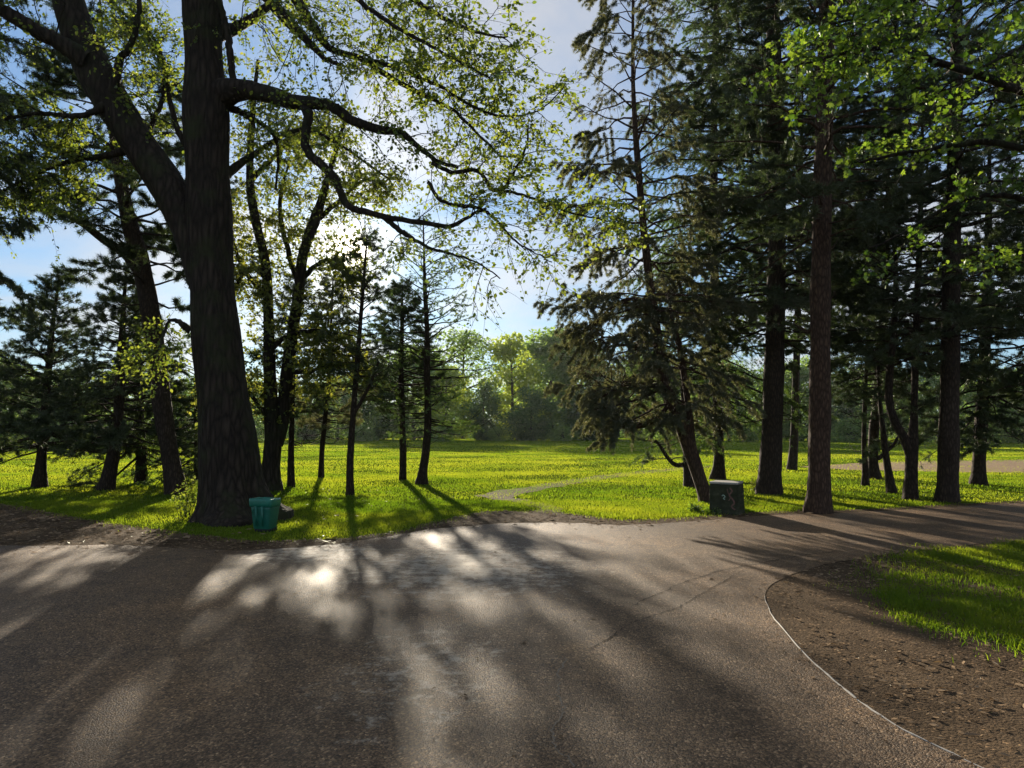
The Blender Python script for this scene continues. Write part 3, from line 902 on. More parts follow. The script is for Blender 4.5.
# ------------------------------------------------------------------ maple whose trunk stands just outside the frame on the right
rm = np.random.default_rng(44)
mp_base = np.array([7.9, 8.3, 0])
maple = empty('maple_tree', mp_base, 'maple with bright lime leaves hanging in from the top right corner', 'tree')
s = np.linspace(0, 1, 40)
tp = mp_base + np.c_[0.3 * np.sin(s * 2.5), 0.2 * s, s * 10.5 - 0.1]
tb, cbm = MB(), MB()
tr_ = 0.26 * (1 - 0.75 * s) + 0.02
tubes(tb, tp, tr_, 28, 0, flare(tp, tr_, rm, 28, 0.4, 0.3, 0.03))
tb.build('trunk', [BARK], maple, mp_base)
for path, a, b, ns, Ls, mlt in [
    ([(1165, 130, 20), (1090, 112, 14), (1024, 92, 10), (970, 72, 8), (915, 55, 6), (870, 48, 4.5), (825, 58, 3), (795, 66, 2)], 8.3, 7.4, 26, 0.8, 1.6),
    ([(1165, 60, 16), (1090, 20, 12), (1010, -8, 9), (940, -5, 6), (880, 10, 4), (830, 25, 2.5)], 8.4, 7.2, 24, 0.8, 1.2),
    ([(1165, 165, 16), (1100, 160, 11), (1040, 150, 8), (985, 142, 6), (930, 150, 4), (880, 158, 3), (845, 165, 2)], 8.3, 8.8, 17, 0.6, 0.8),
    ([(1165, 190, 14), (1110, 205, 9), (1050, 205, 6.5), (1000, 195, 5), (950, 205, 3.5), (905, 232, 2.4), (870, 250, 1.6)], 8.3, 8.9, 14, 0.55, 0.6),
    ([(1165, 240, 12), (1120, 252, 8), (1070, 258, 6), (1025, 255, 4), (990, 270, 2.6), (965, 280, 1.6)], 8.3, 8.2, 11, 0.55, 0.6),
    ([(1165, 0, 14), (1110, -60, 11), (1040, -90, 8), (960, -80, 5), (890, -50, 3)], 8.4, 7.2, 18, 0.9, 1.1),
    ([(1165, 90, 16), (1120, 60, 10), (1080, 40, 8), (1030, 45, 5), (985, 65, 3)], 8.3, 6.6, 16, 0.8, 1.0),
]:
    lb = limb_px(path, a, b, 34, rm, 0.008)
    lb[0, :3] = [np.interp(lb[0, 2], tp[:, 2], tp[:, 0]), np.interp(lb[0, 2], tp[:, 2], tp[:, 1]), lb[0, 2]]
    m = MB()
    tubes(m, lb[:, :3], lb[:, 3], 10, 0)
    m.build('limb', [BARK], maple, mp_base)
    sprays(cbm, None, lb, rm, int(ns*mlt*0.8), Ls, 8, 8, 0.054, t0=0.2, shape=LEAF_MAPLE, flat=0.7, twl=(0.15, 0.5))
for i in range(14):
    q = rm.uniform(0.35, 0.98)
    p0 = tp[int(q * 39)]
    az = rm.uniform(-1.9, 1.9)
    L_ = rm.uniform(1.6, 3.4)
    ss = np.linspace(0, 1, 16)
    c = np.zeros((16, 4))
    c[:, :3] = p0 + np.outer(ss * L_, [math.cos(az), math.sin(az), 0.35])
    c[:, 3] = np.linspace(0.04, 0.006, 16)
    tubes(cbm, c[:, :3], c[:, 3], 8, 0)
    sprays(cbm, None, c, rm, 9, 0.9, 5, 6, 0.09, shape=LEAF_MAPLE)
cbm.build('crown', [BARK, LEAF_MAPLEM], maple, mp_base)

# ------------------------------------------------------------------ pines, left side
GL = 'conifers on the lawn left of the open view'
GR = 'conifers on the lawn right of the open view'
pine('pine_tree', 'conical young pine with its pointed tip against blue sky, left of all the lawn trunks', [(39, 487, 13), (42, 450, 9), (46, 400, 8), (51, 340, 5), (56, 300, 3), (60, 276, 1)], GL,
     z0=0.9, L=2.5, nb=90, seed=101, el=(0, 38), leaf=NEEDLE, K=10, dead=5, zdead=(0.6, 1.6), lo=0.9, ulo=0.2)
pine('pine_tree', 'dark pine between the conical young pine and the thick leaning one', [(106, 490, 15), (113, 455, 12), (118, 420, 10), (120, 380, 9), (122, 340, 7), (124, 300, 4), (127, 268, 1.5)], GL,
     z0=1.2, L=2.3, nb=70, seed=102, el=(-5, 35), leaf=NEEDLE, K=10, dead=6, zdead=(0.9, 1.8), lo=0.9)
pine('leaning_pine', 'thick pine leaning left of the huge trunk, with a dark limb across the sky', [(177, 494, 19), (170, 455, 17), (163, 410, 17), (157, 360, 18), (150, 310, 18), (141, 262, 17), (130, 225, 15), (121, 180, 12), (112, 120, 9), (104, 60, 5), (100, 0, 2)], GL,
     z0=4.6, L=3.0, nb=46, prof='umbrella', seed=103, el=(0, 30), leaf=NEEDLE, K=14, tl=0.11, sp=0.11, dead=5, zdead=(1.6, 4.2), bark=BARK_PINE,
     extra=[[(146, 283, 12), (125, 254, 9), (104, 240, 8), (82, 223, 7), (62, 212, 6), (45, 202, 4), (20, 196, 2)]])
pine('pine_tree', 'shaded pine standing behind the leaning pine, its low branches sweeping over the grass', [(141, 483, 12), (141, 450, 9), (139, 400, 8), (138, 350, 6), (136, 310, 3), (136, 290, 1)], GL,
     z0=0.7, L=2.4, nb=64, seed=104, el=(-14, 30), hang=0.35, leaf=NEEDLE, lo=1.0)
pine('larch_tree', 'soft green low-branched conifer peeping out just left of the huge trunk', [(198, 482, 8), (198, 450, 7), (197, 420, 6), (197, 380, 4), (196, 340, 2), (196, 325, 1)], GL,
     z0=0.5, L=2.0, nb=52, seed=105, el=(-12, 22), hang=0.35, leaf=NEEDLE_LARCH, K=8, tl=0.06, lo=1.0)
pine('pine_tree', 'thin pine right beside the two-stemmed leafy tree', [(291, 487, 7), (291, 455, 6), (292, 420, 5), (293, 370, 4), (295, 320, 3), (296, 275, 1)], GL,
     z0=1.9, L=1.5, nb=46, seed=106, leaf=NEEDLE, dead=8, zdead=(0.8, 2.2))
pine('pine_tree', 'thin pine between the two-stemmed leafy tree and the bare-branched slender one', [(321, 478, 6), (322, 450, 5), (325, 420, 4.5), (328, 390, 4), (330, 350, 3), (332, 300, 2), (333, 278, 1)], GL,
     z0=1.7, L=2.1, nb=60, seed=107, leaf=NEEDLE_BROWN, dead=8, zdead=(1.0, 2.6), Ldead=1.4)
pine('slender_pine', 'slender sparse pine directly below the sun, with a forked side branch', [(350, 495, 8), (350, 465, 7), (352, 430, 6), (355, 390, 5.5), (359, 340, 4.5), (363, 290, 3.5), (366, 250, 2), (367, 235, 1)], GL,
     z0=2.6, L=1.05, nb=46, prof='column', seed=108, el=(5, 35), leaf=NEEDLE, K=9, tl=0.085, sp=0.17, sub=0.28, dead=7, zdead=(1.6, 3.4), Ldead=1.0,
     extra=[[(353, 415, 4), (362, 400, 3.6), (372, 380, 3), (378, 362, 2)]])
pine('pine_tree', 'bushy-topped thin pine, left-hand of the close pair in the open lawn', [(403, 480, 7), (403, 450, 6.5), (402, 410, 6), (401, 370, 5), (402, 330, 4), (402, 300, 2.5), (403, 284, 1)], GL,
     z0=2.0, L=1.35, nb=72, prof='column', seed=109, el=(8, 45), leaf=NEEDLE, K=11, sp=0.12, dead=9, zdead=(0.9, 3.0), Ldead=1.6)
pine('larch_tree', 'nearly bare larch with long level branches, right-hand of the close pair in the open lawn', [(421, 484, 12), (423, 470, 9), (426, 450, 8), (428, 420, 7), (427, 370, 6.5), (427, 330, 5), (425, 290, 4), (424, 250, 2), (423, 215, 1)], GL,
     z0=1.3, L=1.9, nb=64, prof='column', seed=110, el=(-8, 28), leaf=NEEDLE_LARCH, K=6, tl=0.045, sp=0.13, sub=0.22, dead=12, zdead=(1.2, 4.0), Ldead=1.9, hang=0.1, droop=-0.12)

# tree outside the left edge whose boughs hang into the corner
pine('larch_tree', 'dark conifer at the left edge, its hanging sprays filling the top left corner', [(-120, 520, 40), (-118, 400, 36), (-120, 250, 32), (-118, 100, 26), (-118, -80, 18), (-116, -250, 6)], None,
     z0=4.0, L=3.7, nb=52, prof='column', seed=111, el=(-2, 20), hang=0.9, leaf=NEEDLE, K=9, tl=0.075, sp=0.09, sub=0.18, sublen=0.22, lo=0.8)
rl = np.random.default_rng(66)

# ------------------------------------------------------------------ pines, right side
pine('leaning_pine', 'red-barked pine leaning left behind the mossy block, with drooping brownish boughs', [(707, 502, 13), (700, 480, 13), (690, 450, 14), (680, 420, 13), (668, 392, 12), (660, 360, 10), (655, 320, 9), (648, 270, 8), (641, 200, 7), (636, 140, 6), (633, 80, 4), (633, 10, 3), (634, -50, 2), (634, -110, 1)], GR,
     z0=2.0, L=2.2, nb=92, prof='column', seed=201, el=(-16, 42), hang=0.85, bias=(0.08, math.pi), leaf=NEEDLE_BROWN, bark=BARK_RED, K=13, tl=0.062, wd=0.006, sp=0.1, lo=0.85, dead=5, zdead=(1.2, 3),
     extra=[[(697, 470, 7), (692, 440, 7), (689, 410, 6.5), (680, 350, 6), (672, 320, 4), (668, 290, 2)], [(665, 385, 5), (640, 386, 4), (615, 390, 3), (598, 400, 1.5)], [(660, 375, 5), (642, 350, 3.5), (620, 345, 2.5), (600, 350, 1.5)],
            [(672, 402, 5), (652, 422, 4), (632, 428, 3), (612, 426, 1.5)], [(650, 300, 5), (625, 300, 3.5), (606, 312, 2.5), (590, 330, 1.5)]])
pine('pine_tree', 'short dark pine with a low hooked branch, behind the stem of the red-barked leaning pine', [(690, 487, 12), (688, 465, 10), (687, 440, 8), (684, 400, 6), (680, 350, 5), (676, 300, 3), (674, 270, 1)], GR,
     z0=2.6, L=1.6, nb=36, seed=202, leaf=NEEDLE, dead=3, zdead=(1.2, 2.2),
     extra=[[(687, 464, 5), (676, 465, 4.5), (668, 458, 4), (660, 446, 3), (655, 440, 2)]])
pine('larch_tree', 'straight dark-stemmed larch with hanging green sprays, directly behind the mossy block', [(718, 480, 15), (719, 462, 11), (718, 420, 9.5), (716, 370, 9), (715, 300, 8.5), (714, 220, 8), (714, 120, 7), (716, 20, 6), (717, -80, 4), (718, -160, 1.5)], GR,
     z0=1.7, L=3.2, nb=150, prof='column', seed=203, el=(-12, 25), hang=0.8, leaf=NEEDLE_LARCH, K=8, tl=0.055, sub=0.2, lo=0.8, bark=BARK_PINE)
pine('pine_tree', 'thick-stemmed dark pine midway between the larch and the straight red trunk', [(769, 494, 24), (770, 470, 21), (772, 430, 20), (774, 370, 19), (776, 300, 18), (777, 230, 17), (776, 150, 16), (774, 80, 15), (773, 0, 13), (772, -120, 9), (770, -240, 3)], GR,
     z0=3.6, L=3.0, nb=150, prof='column', seed=204, el=(-8, 30), hang=0.25, leaf=NEEDLE, K=12, tl=0.09, dead=8, zdead=(1.8, 4), Ldead=1.6, lo=0.7)
pine('pine_tree', 'straight bare red-brown trunk standing closest to the road', [(818, 513, 24), (819, 490, 21.5), (819, 450, 21), (820, 400, 20), (820, 330, 19), (821, 250, 18.5), (823, 170, 17.5), (825, 90, 17), (827, 0, 15), (829, -140, 11), (830, -300, 4)], GR,
     z0=5.2, L=2.6, nb=70, prof='column', seed=205, el=(0, 30), leaf=NEEDLE, bark=BARK_RED, K=12, tl=0.095, dead=10, zdead=(2.2, 6.0), Ldead=1.0, lo=0.6)
pine('pine_tree', 'pencil-thin crooked pine, leftmost of the tight clump by the sandy track', [(866, 486, 7), (865, 465, 6), (864, 440, 4.5), (865, 400, 4), (867, 350, 3.5), (868, 300, 2)], GR,
     z0=2.6, L=1.5, nb=30, seed=206, leaf=NEEDLE, dead=6, zdead=(0.8, 2.4))
pine('pine_tree', 'stout dark stem in the middle of the tight clump by the sandy track', [(874, 479, 13), (873, 462, 10), (874, 430, 9), (878, 390, 8), (882, 330, 7), (886, 260, 6), (888, 190, 4), (889, 130, 1.5)], GR,
     z0=2.8, L=2.5, nb=70, prof='column', seed=207, leaf=NEEDLE, K=12, dead=6, zdead=(1.0, 3.0), lo=0.8)
pine('leaning_pine', 'thin stem leaning left in front of the tight clump, with one upswept side branch', [(892, 493, 9), (889, 475, 7.5), (885, 450, 6), (883, 430, 5), (880, 400, 4), (878, 360, 3), (877, 330, 1.5)], GR,
     z0=2.2, L=1.2, nb=26, seed=208, leaf=NEEDLE, dead=3, zdead=(1.0, 2.0), extra=[[(878, 459, 4), (886, 452, 3.5), (894, 444, 3), (898, 436, 2)]])
pine('forked_pine', 'pine that forks at head height into a left-bent and an upright stem', [(910, 499, 14), (911, 475, 12), (912, 448, 11), (914, 415, 7), (915, 370, 6.5), (917, 300, 6), (920, 230, 5), (922, 150, 3.5), (923, 80, 1.5)], GR,
     z0=3.0, L=2.3, nb=70, prof='column', seed=209, leaf=NEEDLE, K=12, dead=7, zdead=(1.4, 3.4), lo=0.8,
     extra=[[(911, 456, 10), (904, 438, 8.5), (895, 422, 8), (889, 400, 7.5), (890, 370, 7), (894, 330, 6), (896, 280, 5), (893, 230, 3), (890, 190, 1.5)]])
pine('pine_tree', 'thick upright pine with a low twiggy side shoot, right of the forked pine', [(948, 502, 21), (948, 480, 19), (949, 440, 18), (950, 380, 17), (951, 310, 16.5), (952, 250, 16), (954, 180, 14), (956, 110, 12), (957, 20, 10), (958, -100, 7), (958, -200, 2.5)], GR,
     z0=3.4, L=2.6, nb=96, prof='column', seed=210, el=(-6, 30), leaf=NEEDLE, K=12, tl=0.09, dead=9, zdead=(0.8, 3.6), Ldead=0.9, lo=0.7)
pine('pine_tree', 'dark pine standing alone before the sandy track, its boughs sloping out of the frame', [(978, 485, 14), (979, 465, 12), (981, 430, 11), (984, 370, 10), (986, 310, 9), (988, 250, 7), (989, 190, 5), (990, 130, 2)], GR,
     z0=1.9, L=2.7, nb=84, seed=211, el=(-22, 28), hang=0.15, leaf=NEEDLE, K=12, lo=1.0, dead=4, zdead=(1, 2))
pine('pine_tree', 'tall dense pine at the right edge of the view, behind the lime maple leaves', [(1062, 492, 20), (1062, 450, 18), (1060, 380, 17), (1058, 280, 15), (1056, 160, 12), (1055, 40, 9), (1055, -90, 3)], GR,
     z0=2.6, L=3.0, nb=100, prof='column', seed=212, el=(-10, 28), leaf=NEEDLE, K=12, tl=0.09, lo=0.8)
pine('pine_tree', 'dark tall pine filling the gap between the thick-stemmed pine and the red trunk, farther back', [(792, 470, 10), (794, 440, 8), (796, 380, 7), (798, 300, 6), (800, 220, 5), (802, 120, 3), (803, 60, 1)], GR,
     z0=5.2, L=3.0, nb=110, prof='column', seed=213, leaf=NEEDLE, K=12, tl=0.10, wd=0.009, lo=0.8)

# ------------------------------------------------------------------ far trees
def far_crown(mb, rng, h, r, z0, nclump, nleaf, size, prof, mat=1):
    cz = rng.uniform(0, 1, nclump)
    if prof == 'cone':
        rr = r * (1 - cz) ** 0.8 * rng.uniform(0.25, 1, nclump)
        cr = (0.16 + 0.22 * (1 - cz)) * r * rng.uniform(0.8, 1.3, nclump)
    else:
        rr = r * np.sqrt(np.clip(1 - (2 * np.clip(cz * 0.95 + 0.02, 0, 1) - 0.9) ** 2, 0.06, 1)) * rng.uniform(0.3, 0.95, nclump)
        cr = r * rng.uniform(0.2, 0.42, nclump)
    a = rng.uniform(0, 6.28, nclump)
    C = np.stack([rr * np.cos(a), rr * np.sin(a), z0 + (h - z0) * cz * 0.94], -1)
    ii = rng.integers(0, nclump, nleaf)
    dv = nrm(rng.normal(size=(nleaf, 3)))
    rad_ = cr[ii] * rng.uniform(0.35, 1.08, nleaf) ** 0.6
    c = C[ii] + dv * rad_[:, None] * np.array([1, 1, 0.75])
    keep = c[:, 2] > 0.15
    c, dv = c[keep], dv[keep]
    leaves(mb, c, dv, size * rng.uniform(0.6, 1.3, len(c)), rng, mat, LEAF_OVAL, 1.4)
    return C


def far_tree(seed, h, r, z0, prof, leaf, nclump=70, nleaf=11500, size=0.34, trunk_r=0.22):
    rng = np.random.default_rng(seed)
    tb, cb = MB(), MB()
    C = far_crown(cb, rng, h, r, z0, nclump, nleaf, size, prof)
    s = np.linspace(0, 1, 12)
    hp = np.c_[0.15 * np.sin(s * 4), 0.1 * s, s * h * 0.85 - 0.1]
    tubes(tb, hp, trunk_r * (1 - 0.85 * s) + 0.02, 10, 0)
    for c in C[::2]:
        z = max(0.6, c[2] - 0.3 * np.hypot(c[0], c[1]) - 0.3)
        p0 = np.array([np.interp(z, hp[:, 2], hp[:, k]) for k in range(3)])
        t = np.linspace(0, 1, 6)[:, None]
        tubes(tb, p0 * (1 - t) + c * t + np.array([0, 0, 0.2]) * np.sin(t * 3.14), np.linspace(0.07, 0.015, 6), 4, 0)
    t_ = tb.build('trunk', [BARK_FAR])
    c_ = cb.build('crown', [BARK_FAR, leaf])
    return t_, c_


KINDS = {
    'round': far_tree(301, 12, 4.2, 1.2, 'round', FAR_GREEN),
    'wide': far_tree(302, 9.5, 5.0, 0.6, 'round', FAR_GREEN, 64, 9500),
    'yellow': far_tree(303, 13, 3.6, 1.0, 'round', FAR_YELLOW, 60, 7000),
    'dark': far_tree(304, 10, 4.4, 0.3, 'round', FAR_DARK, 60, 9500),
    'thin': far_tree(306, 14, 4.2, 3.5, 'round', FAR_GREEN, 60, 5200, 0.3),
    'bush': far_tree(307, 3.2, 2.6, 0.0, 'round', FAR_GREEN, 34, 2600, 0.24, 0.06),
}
KH = {'round': 12, 'wide': 9.5, 'yellow': 13, 'dark': 10, 'thin': 14, 'bush': 3.2}
first = set()
GF = 'trees of the wood line across the lawn'


def put_far(px, d, topy, kind, label, name='far_tree', wide=1.0, rot=None):
    t_, c_ = KINDS[kind]
    x = (px - 512) / FPX * d / CP
    h = P(px, topy, d)[2]
    k = h / KH[kind]
    if name == 'far_tree':
        name = {'bush': 'shrub'}.get(kind, 'broadleaf_tree')
    o = empty(name, (x, d, -0.05), label, 'shrub' if kind == 'bush' else 'tree', GF if kind != 'bush' else 'shrubs along the far edge of the lawn')
    o.scale = (k * wide, k * wide, k)
    o.rotation_euler.z = rot if rot is not None else (px * 0.37) % 6.28
    for src in (t_, c_):
        if kind not in first:
            ch = src
        else:
            ch = src.copy()
            COL.objects.link(ch)
        ch.parent = o
    first.add(kind)
    return o


FAR = [
    (-70, 66, 352, 'dark', 'dark far tree at the left edge of the picture, behind everything', 1.0),
    (0, 72, 362, 'wide', 'wide far tree behind the conical young pine, on its left side', 1.0),
    (62, 78, 372, 'dark', 'dark far tree between the conical young pine and the slightly leaning pine', 1.0),
    (128, 82, 368, 'wide', 'wide far tree showing behind the low branches of the shaded pine', 1.0),
    (185, 84, 376, 'dark', 'dark far tree right behind the left side of the huge trunk', 1.0),
    (246, 92, 376, 'wide', 'wide far tree visible between the huge trunk and the two-stemmed leafy tree', 1.0),
    (306, 98, 384, 'dark', 'low dark far tree between the two thin pines beside the leafy tree', 1.0),
    (338, 103, 378, 'wide', 'lowest far tree, under the sun and left of the slender sparse pine', 1.0),
    (378, 100, 360, 'dark', 'dark far tree between the slender sparse pine and the bushy-topped thin pine', 1.0),
    (414, 98, 350, 'wide', 'mid green far tree straight behind the close pair of lawn trees', 1.0),
    (447, 92, 362, 'yellow', 'light green far tree just right of the nearly bare larch', 1.25),
    (464, 106, 330, 'thin', 'tall thin-leaved far tree with sky showing through its top', 1.35),
    (484, 96, 380, 'dark', 'dark far tree in front of the tall thin-leaved one', 0.8),
    (512, 100, 328, 'yellow', 'tall yellow-green far tree in the middle of the open view', 1.0),
    (532, 92, 388, 'dark', 'low dark round tree at the foot of the tall yellow-green one', 1.2),
    (552, 112, 330, 'round', 'tall full green far tree right of the yellow-green one', 1.35),
    (582, 100, 336, 'round', 'airy far tree half hidden by the tips of the drooping brownish boughs', 1.0),
    (600, 95, 362, 'dark', 'dark far tree behind the tips of the drooping brownish boughs', 1.0),
    (640, 98, 352, 'round', 'green far tree behind the middle of the drooping brownish boughs', 1.1),
    (684, 94, 362, 'wide', 'wide far tree behind the stems of the red-barked leaning pine', 1.0),
    (728, 90, 360, 'round', 'green far tree right of the larch stem behind the mossy block', 1.0),
    (760, 96, 366, 'dark', 'dark far tree behind the thick-stemmed pine', 1.0),
    (798, 92, 362, 'wide', 'far tree seen between the thick-stemmed pine and the straight red trunk', 1.0),
    (842, 88, 368, 'dark', 'dark far tree seen right of the straight red trunk', 1.0),
    (884, 92, 364, 'round', 'far tree behind the tight clump of thin pines', 1.2),
    (930, 86, 370, 'wide', 'far tree between the forked pine and the thick upright pine', 1.0),
    (966, 90, 366, 'dark', 'dark far tree between the thick upright pine and the lone pine before the track', 1.0),
    (1006, 82, 372, 'wide', 'bright green far tree right of the lone pine before the track', 1.0),
    (1056, 80, 362, 'dark', 'dark far tree at the right edge of the picture', 1.0),
]
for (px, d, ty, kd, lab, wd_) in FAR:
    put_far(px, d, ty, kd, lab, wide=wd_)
for (px, d, ty, lab) in [
    (92, 62, 412, 'low dark hedge-like shrub behind the slightly leaning pine'),
    (268, 84, 424, 'low shrub behind the foot of the two-stemmed leafy tree'),
    (365, 88, 426, 'low shrub under the far trees right of the slender sparse pine'),
    (443, 86, 424, 'small bright shrub at the far lawn edge right of the nearly bare larch'),
    (500, 90, 428, 'low shrub at the foot of the tall yellow-green far tree'),
    (563, 88, 427, 'low shrub at the far lawn edge beneath the drooping brownish boughs'),
    (742, 84, 424, 'low shrub between the larch stem and the thick-stemmed pine'),
    (850, 80, 420, 'low shrub beyond the sandy track right of the straight red trunk'),
    (935, 78, 418, 'low shrub beyond the sandy track between the forked and the thick upright pine'),
    (1015, 74, 412, 'low shrub beyond the sandy track at the right edge of the picture'),
]:
    put_far(px, d, ty, 'bush', lab, wide=1.4)

# the deep wood behind the line of single trees reads as one mass
rw = np.random.default_rng(77)
wm = MB()
nw = 420
wx = rw.uniform(-190, 190, nw)
wy = rw.uniform(120, 165, nw) + 0.0006 * wx ** 2
wh = rw.uniform(5.5, 9.0, nw) * np.where((wx > -60) & (wx < -5), 0.9, 1.25)
k = 230
ii = np.repeat(np.arange(nw), k)
dv = nrm(rw.normal(size=(len(ii), 3)))
zc = rw.random(len(ii))
rr = (1.2 + 3.4 * np.sin(np.pi * np.clip(zc * 0.85 + 0.2, 0, 1))) * rw.uniform(0.5, 1, len(ii))
c = np.stack([wx[ii] + dv[:, 0] * rr, wy[ii] + dv[:, 1] * rr, wh[ii] * zc + 0.2], -1)
leaves(wm, c, dv, 0.62 * rw.uniform(0.6, 1.3, len(c)), rw, 0, LEAF_OVAL, 1.4)
tag(wm.build('distant_wood', [FAR_DARK]), 'dark deep wood closing the view behind the single far trees', 'wood', kind='stuff')

# ------------------------------------------------------------------ small plants
def weed(px, py, h, r, nst, label, leaf, size, seed, name='weed'):
    rng = np.random.default_rng(seed)
    b0 = G(px, py)
    o = empty(name, b0, label, 'plant')
    sb, lb_ = MB(), MB()
    ps = []
    for i in range(nst):
        a = rng.uniform(0, 6.28)
        s = np.linspace(0, 1, 6)
        L_ = h * rng.uniform(0.5, 1.1)
        q = np.c_[np.cos(a) * r * s ** 1.4 * rng.uniform(0.3, 1), np.sin(a) * r * s ** 1.4 * rng.uniform(0.3, 1), L_ * s - 0.01] + rng.normal(size=3) * np.array([r * 0.3, r * 0.3, 0])
        ps.append(q)
        k = 14
        u = rng.uniform(0.25, 1.05, k)
        c = np.stack([np.interp(u, s, q[:, j]) for j in range(3)], -1) + rng.normal(size=(k, 3)) * 0.02
        leaves(lb_, c, rng.normal(size=(k, 3)) + np.array([0, 0, 0.2]), size * rng.uniform(0.6, 1.2, k), rng, 0)
    tubes(sb, np.array(ps), np.broadcast_to(np.linspace(0.005, 0.002, 6), (nst, 6)), 4)
    sb.build('stem', [BARK], o)
    lb_.build('foliage', [leaf], o)


weed(188, 519, 0.75, 0.3, 26, 'leafy sucker shoots at the left foot of the huge trunk', LEAF_BEECH, 0.06, 401, 'sucker_shoots')
weed(697, 512, 0.16, 0.14, 14, 'small leafy weed at the left foot of the mossy block', LEAF_MAPLEM, 0.055, 402)
weed(757, 492, 0.36, 0.16, 10, 'small pale weed beside the foot of the thick-stemmed pine', LEAF_BACK, 0.06, 403)
weed(712, 514, 0.10, 0.16, 12, 'low leafy weed in front of the mossy block', LEAF_MAPLEM, 0.045, 404)

# ------------------------------------------------------------------ litter bin
def box_ring(levels, sides_r=0.25, nseg=5):
    """rounded-rectangle loft: levels (z, halfx, halfy)"""
    V = []
    for z, hx, hy in levels:
        r = min(hx, hy) * sides_r
        for cx, cy, a0 in ((hx - r, hy - r, 0), (-hx + r, hy - r, 90), (-hx + r, -hy + r, 180), (hx - r, -hy + r, 270)):
            for k in range(nseg):
                a = math.radians(a0 + 90 * k / (nseg - 1))
                V.append((cx + r * math.cos(a), cy + r * math.sin(a), z))
    n_ = 4 * nseg
    idx = np.arange(len(V)).reshape(len(levels), n_)
    q = np.stack([idx[:-1], np.roll(idx[:-1], -1, 1), np.roll(idx[1:], -1, 1), idx[1:]], -1).reshape(-1, 4)
    return np.array(V), q, idx


def loft(mb, levels, cap=True, mat=0, r=0.25, smooth=True):
    V, q, idx = box_ring(levels, r)
    mb.add(V, q, mat, None, smooth)
    if cap:
        off = mb.n - len(V)
        mb.F.append((idx[-1][None] + off, mat, np.zeros(1), False))
        mb.F.append((idx[0][::-1][None] + off, mat, np.zeros(1), False))
    return mb


M_BIN = plain('teal_plastic', (0.012, 0.12, 0.082), 0.42, 0.45, 0.22, 9, 0.25)
M_BIN2 = plain('teal_bag', (0.016, 0.155, 0.105), 0.36, 0.5, 0.25, 14, 0.5)
M_BLACK = plain('black_rubber', (0.015, 0.015, 0.016), 0.6, 0.3)
bb = G(265, 531)
bino = empty('litter_bin', bb, 'small teal plastic bin with a folded-over rim at the foot of the huge trunk', 'bin')
bino.scale = (0.97, 0.97, 0.95)
bino.rotation_euler.z = math.radians(-14)
rbn = np.random.default_rng(9)
m = MB()
loft(m, [(0.05, 0.135, 0.12), (0.06, 0.14, 0.125), (0.2, 0.155, 0.14), (0.36, 0.172, 0.155), (0.44, 0.182, 0.165), (0.44, 0.165, 0.15), (0.30, 0.15, 0.135)], False)
loft(m, [(0.045, 0.13, 0.115), (0.05, 0.135, 0.12)], True)
m.build('body', [M_BIN], bino)
m = MB()
V, q, idx = box_ring([(0.395, 0.180, 0.164), (0.41, 0.193, 0.178), (0.45, 0.199, 0.184), (0.50, 0.201, 0.186), (0.528, 0.198, 0.182), (0.535, 0.188, 0.172), (0.52, 0.18, 0.163), (0.46, 0.172, 0.155)], 0.35)
V[:, 2] += 0.008 * np.sin(np.arctan2(V[:, 1], V[:, 0]) * 5) + rbn.normal(size=len(V)) * 0.004
V[:, :2] *= 1 + 0.03 * np.sin(np.arctan2(V[:, 1], V[:, 0]) * 7)[:, None]
m.add(V, q)
m.build('rim', [M_BIN2], bino)
m = MB()
loft(m, [(-0.02, 0.125, 0.11), (0.05, 0.13, 0.115)], True)
m.build('base', [M_BLACK], bino)
m = MB()
th = np.linspace(0.2, math.pi - 0.2, 12)
tubes(m, np.c_[-0.09 + 0.02 * np.cos(th), -0.165 - 0.045 * np.sin(th), 0.36 + 0.06 * np.cos(th)], np.full(12, 0.008), 8)
m.build('handle', [M_BIN], bino)
m = MB()
for zz in (0.16, 0.24):
    pass
loft(m, [(0.10, 0.012, 0.006), (0.42, 0.014, 0.006)], True)
rb_ = m.build('rib', [M_BIN], bino)
rb_.location = (0.06, -0.158, 0)
rb_.rotation_euler.x = math.radians(5)
rb2 = rb_.copy()
COL.objects.link(rb2)
rb2.parent = bino
rb2.location = (-0.05, -0.158, 0)
for sx in (-1, 1):
    m = MB()
    xx = np.array([[sx * 0.10, 0.10, 0.035], [sx * 0.14, 0.10, 0.035]])
    tubes(m, catmull(xx, 5), np.array([0.03, 0.045, 0.045, 0.045, 0.03]), 18)
    m.build('wheel', [M_BLACK], bino)

# ------------------------------------------------------------------ mossy block beside the leaning pine
def block_mat():
    m, nt, out = new_mat('mossy_block')
    tc = N(nt, 'TexCoord')
    n1 = N(nt, 'TexNoise', {'Vector': tc.outputs['Object'], 'Scale': 5.0, 'Detail': 8.0, 'Roughness': 0.7})
    n2 = N(nt, 'TexNoise', {'Vector': tc.outputs['Object'], 'Scale': 30.0, 'Detail': 5.0})
    c = ramp(nt, n1.outputs['Fac'], [(0.3, (0.018, 0.022, 0.011)), (0.55, (0.042, 0.046, 0.025)), (0.75, (0.10, 0.095, 0.06))])
    bp = N(nt, 'Bump', {'Height': n2.outputs['Fac'], 'Strength': 0.6, 'Distance': 0.015})
    p = N(nt, 'BsdfPrincipled', {'Base Color': c, 'Roughness': 0.9, 'Normal': bp.outputs[0], 'Specular IOR Level': 0.2})
    nt.links.new(p.outputs[0], out.inputs[0])
    return m


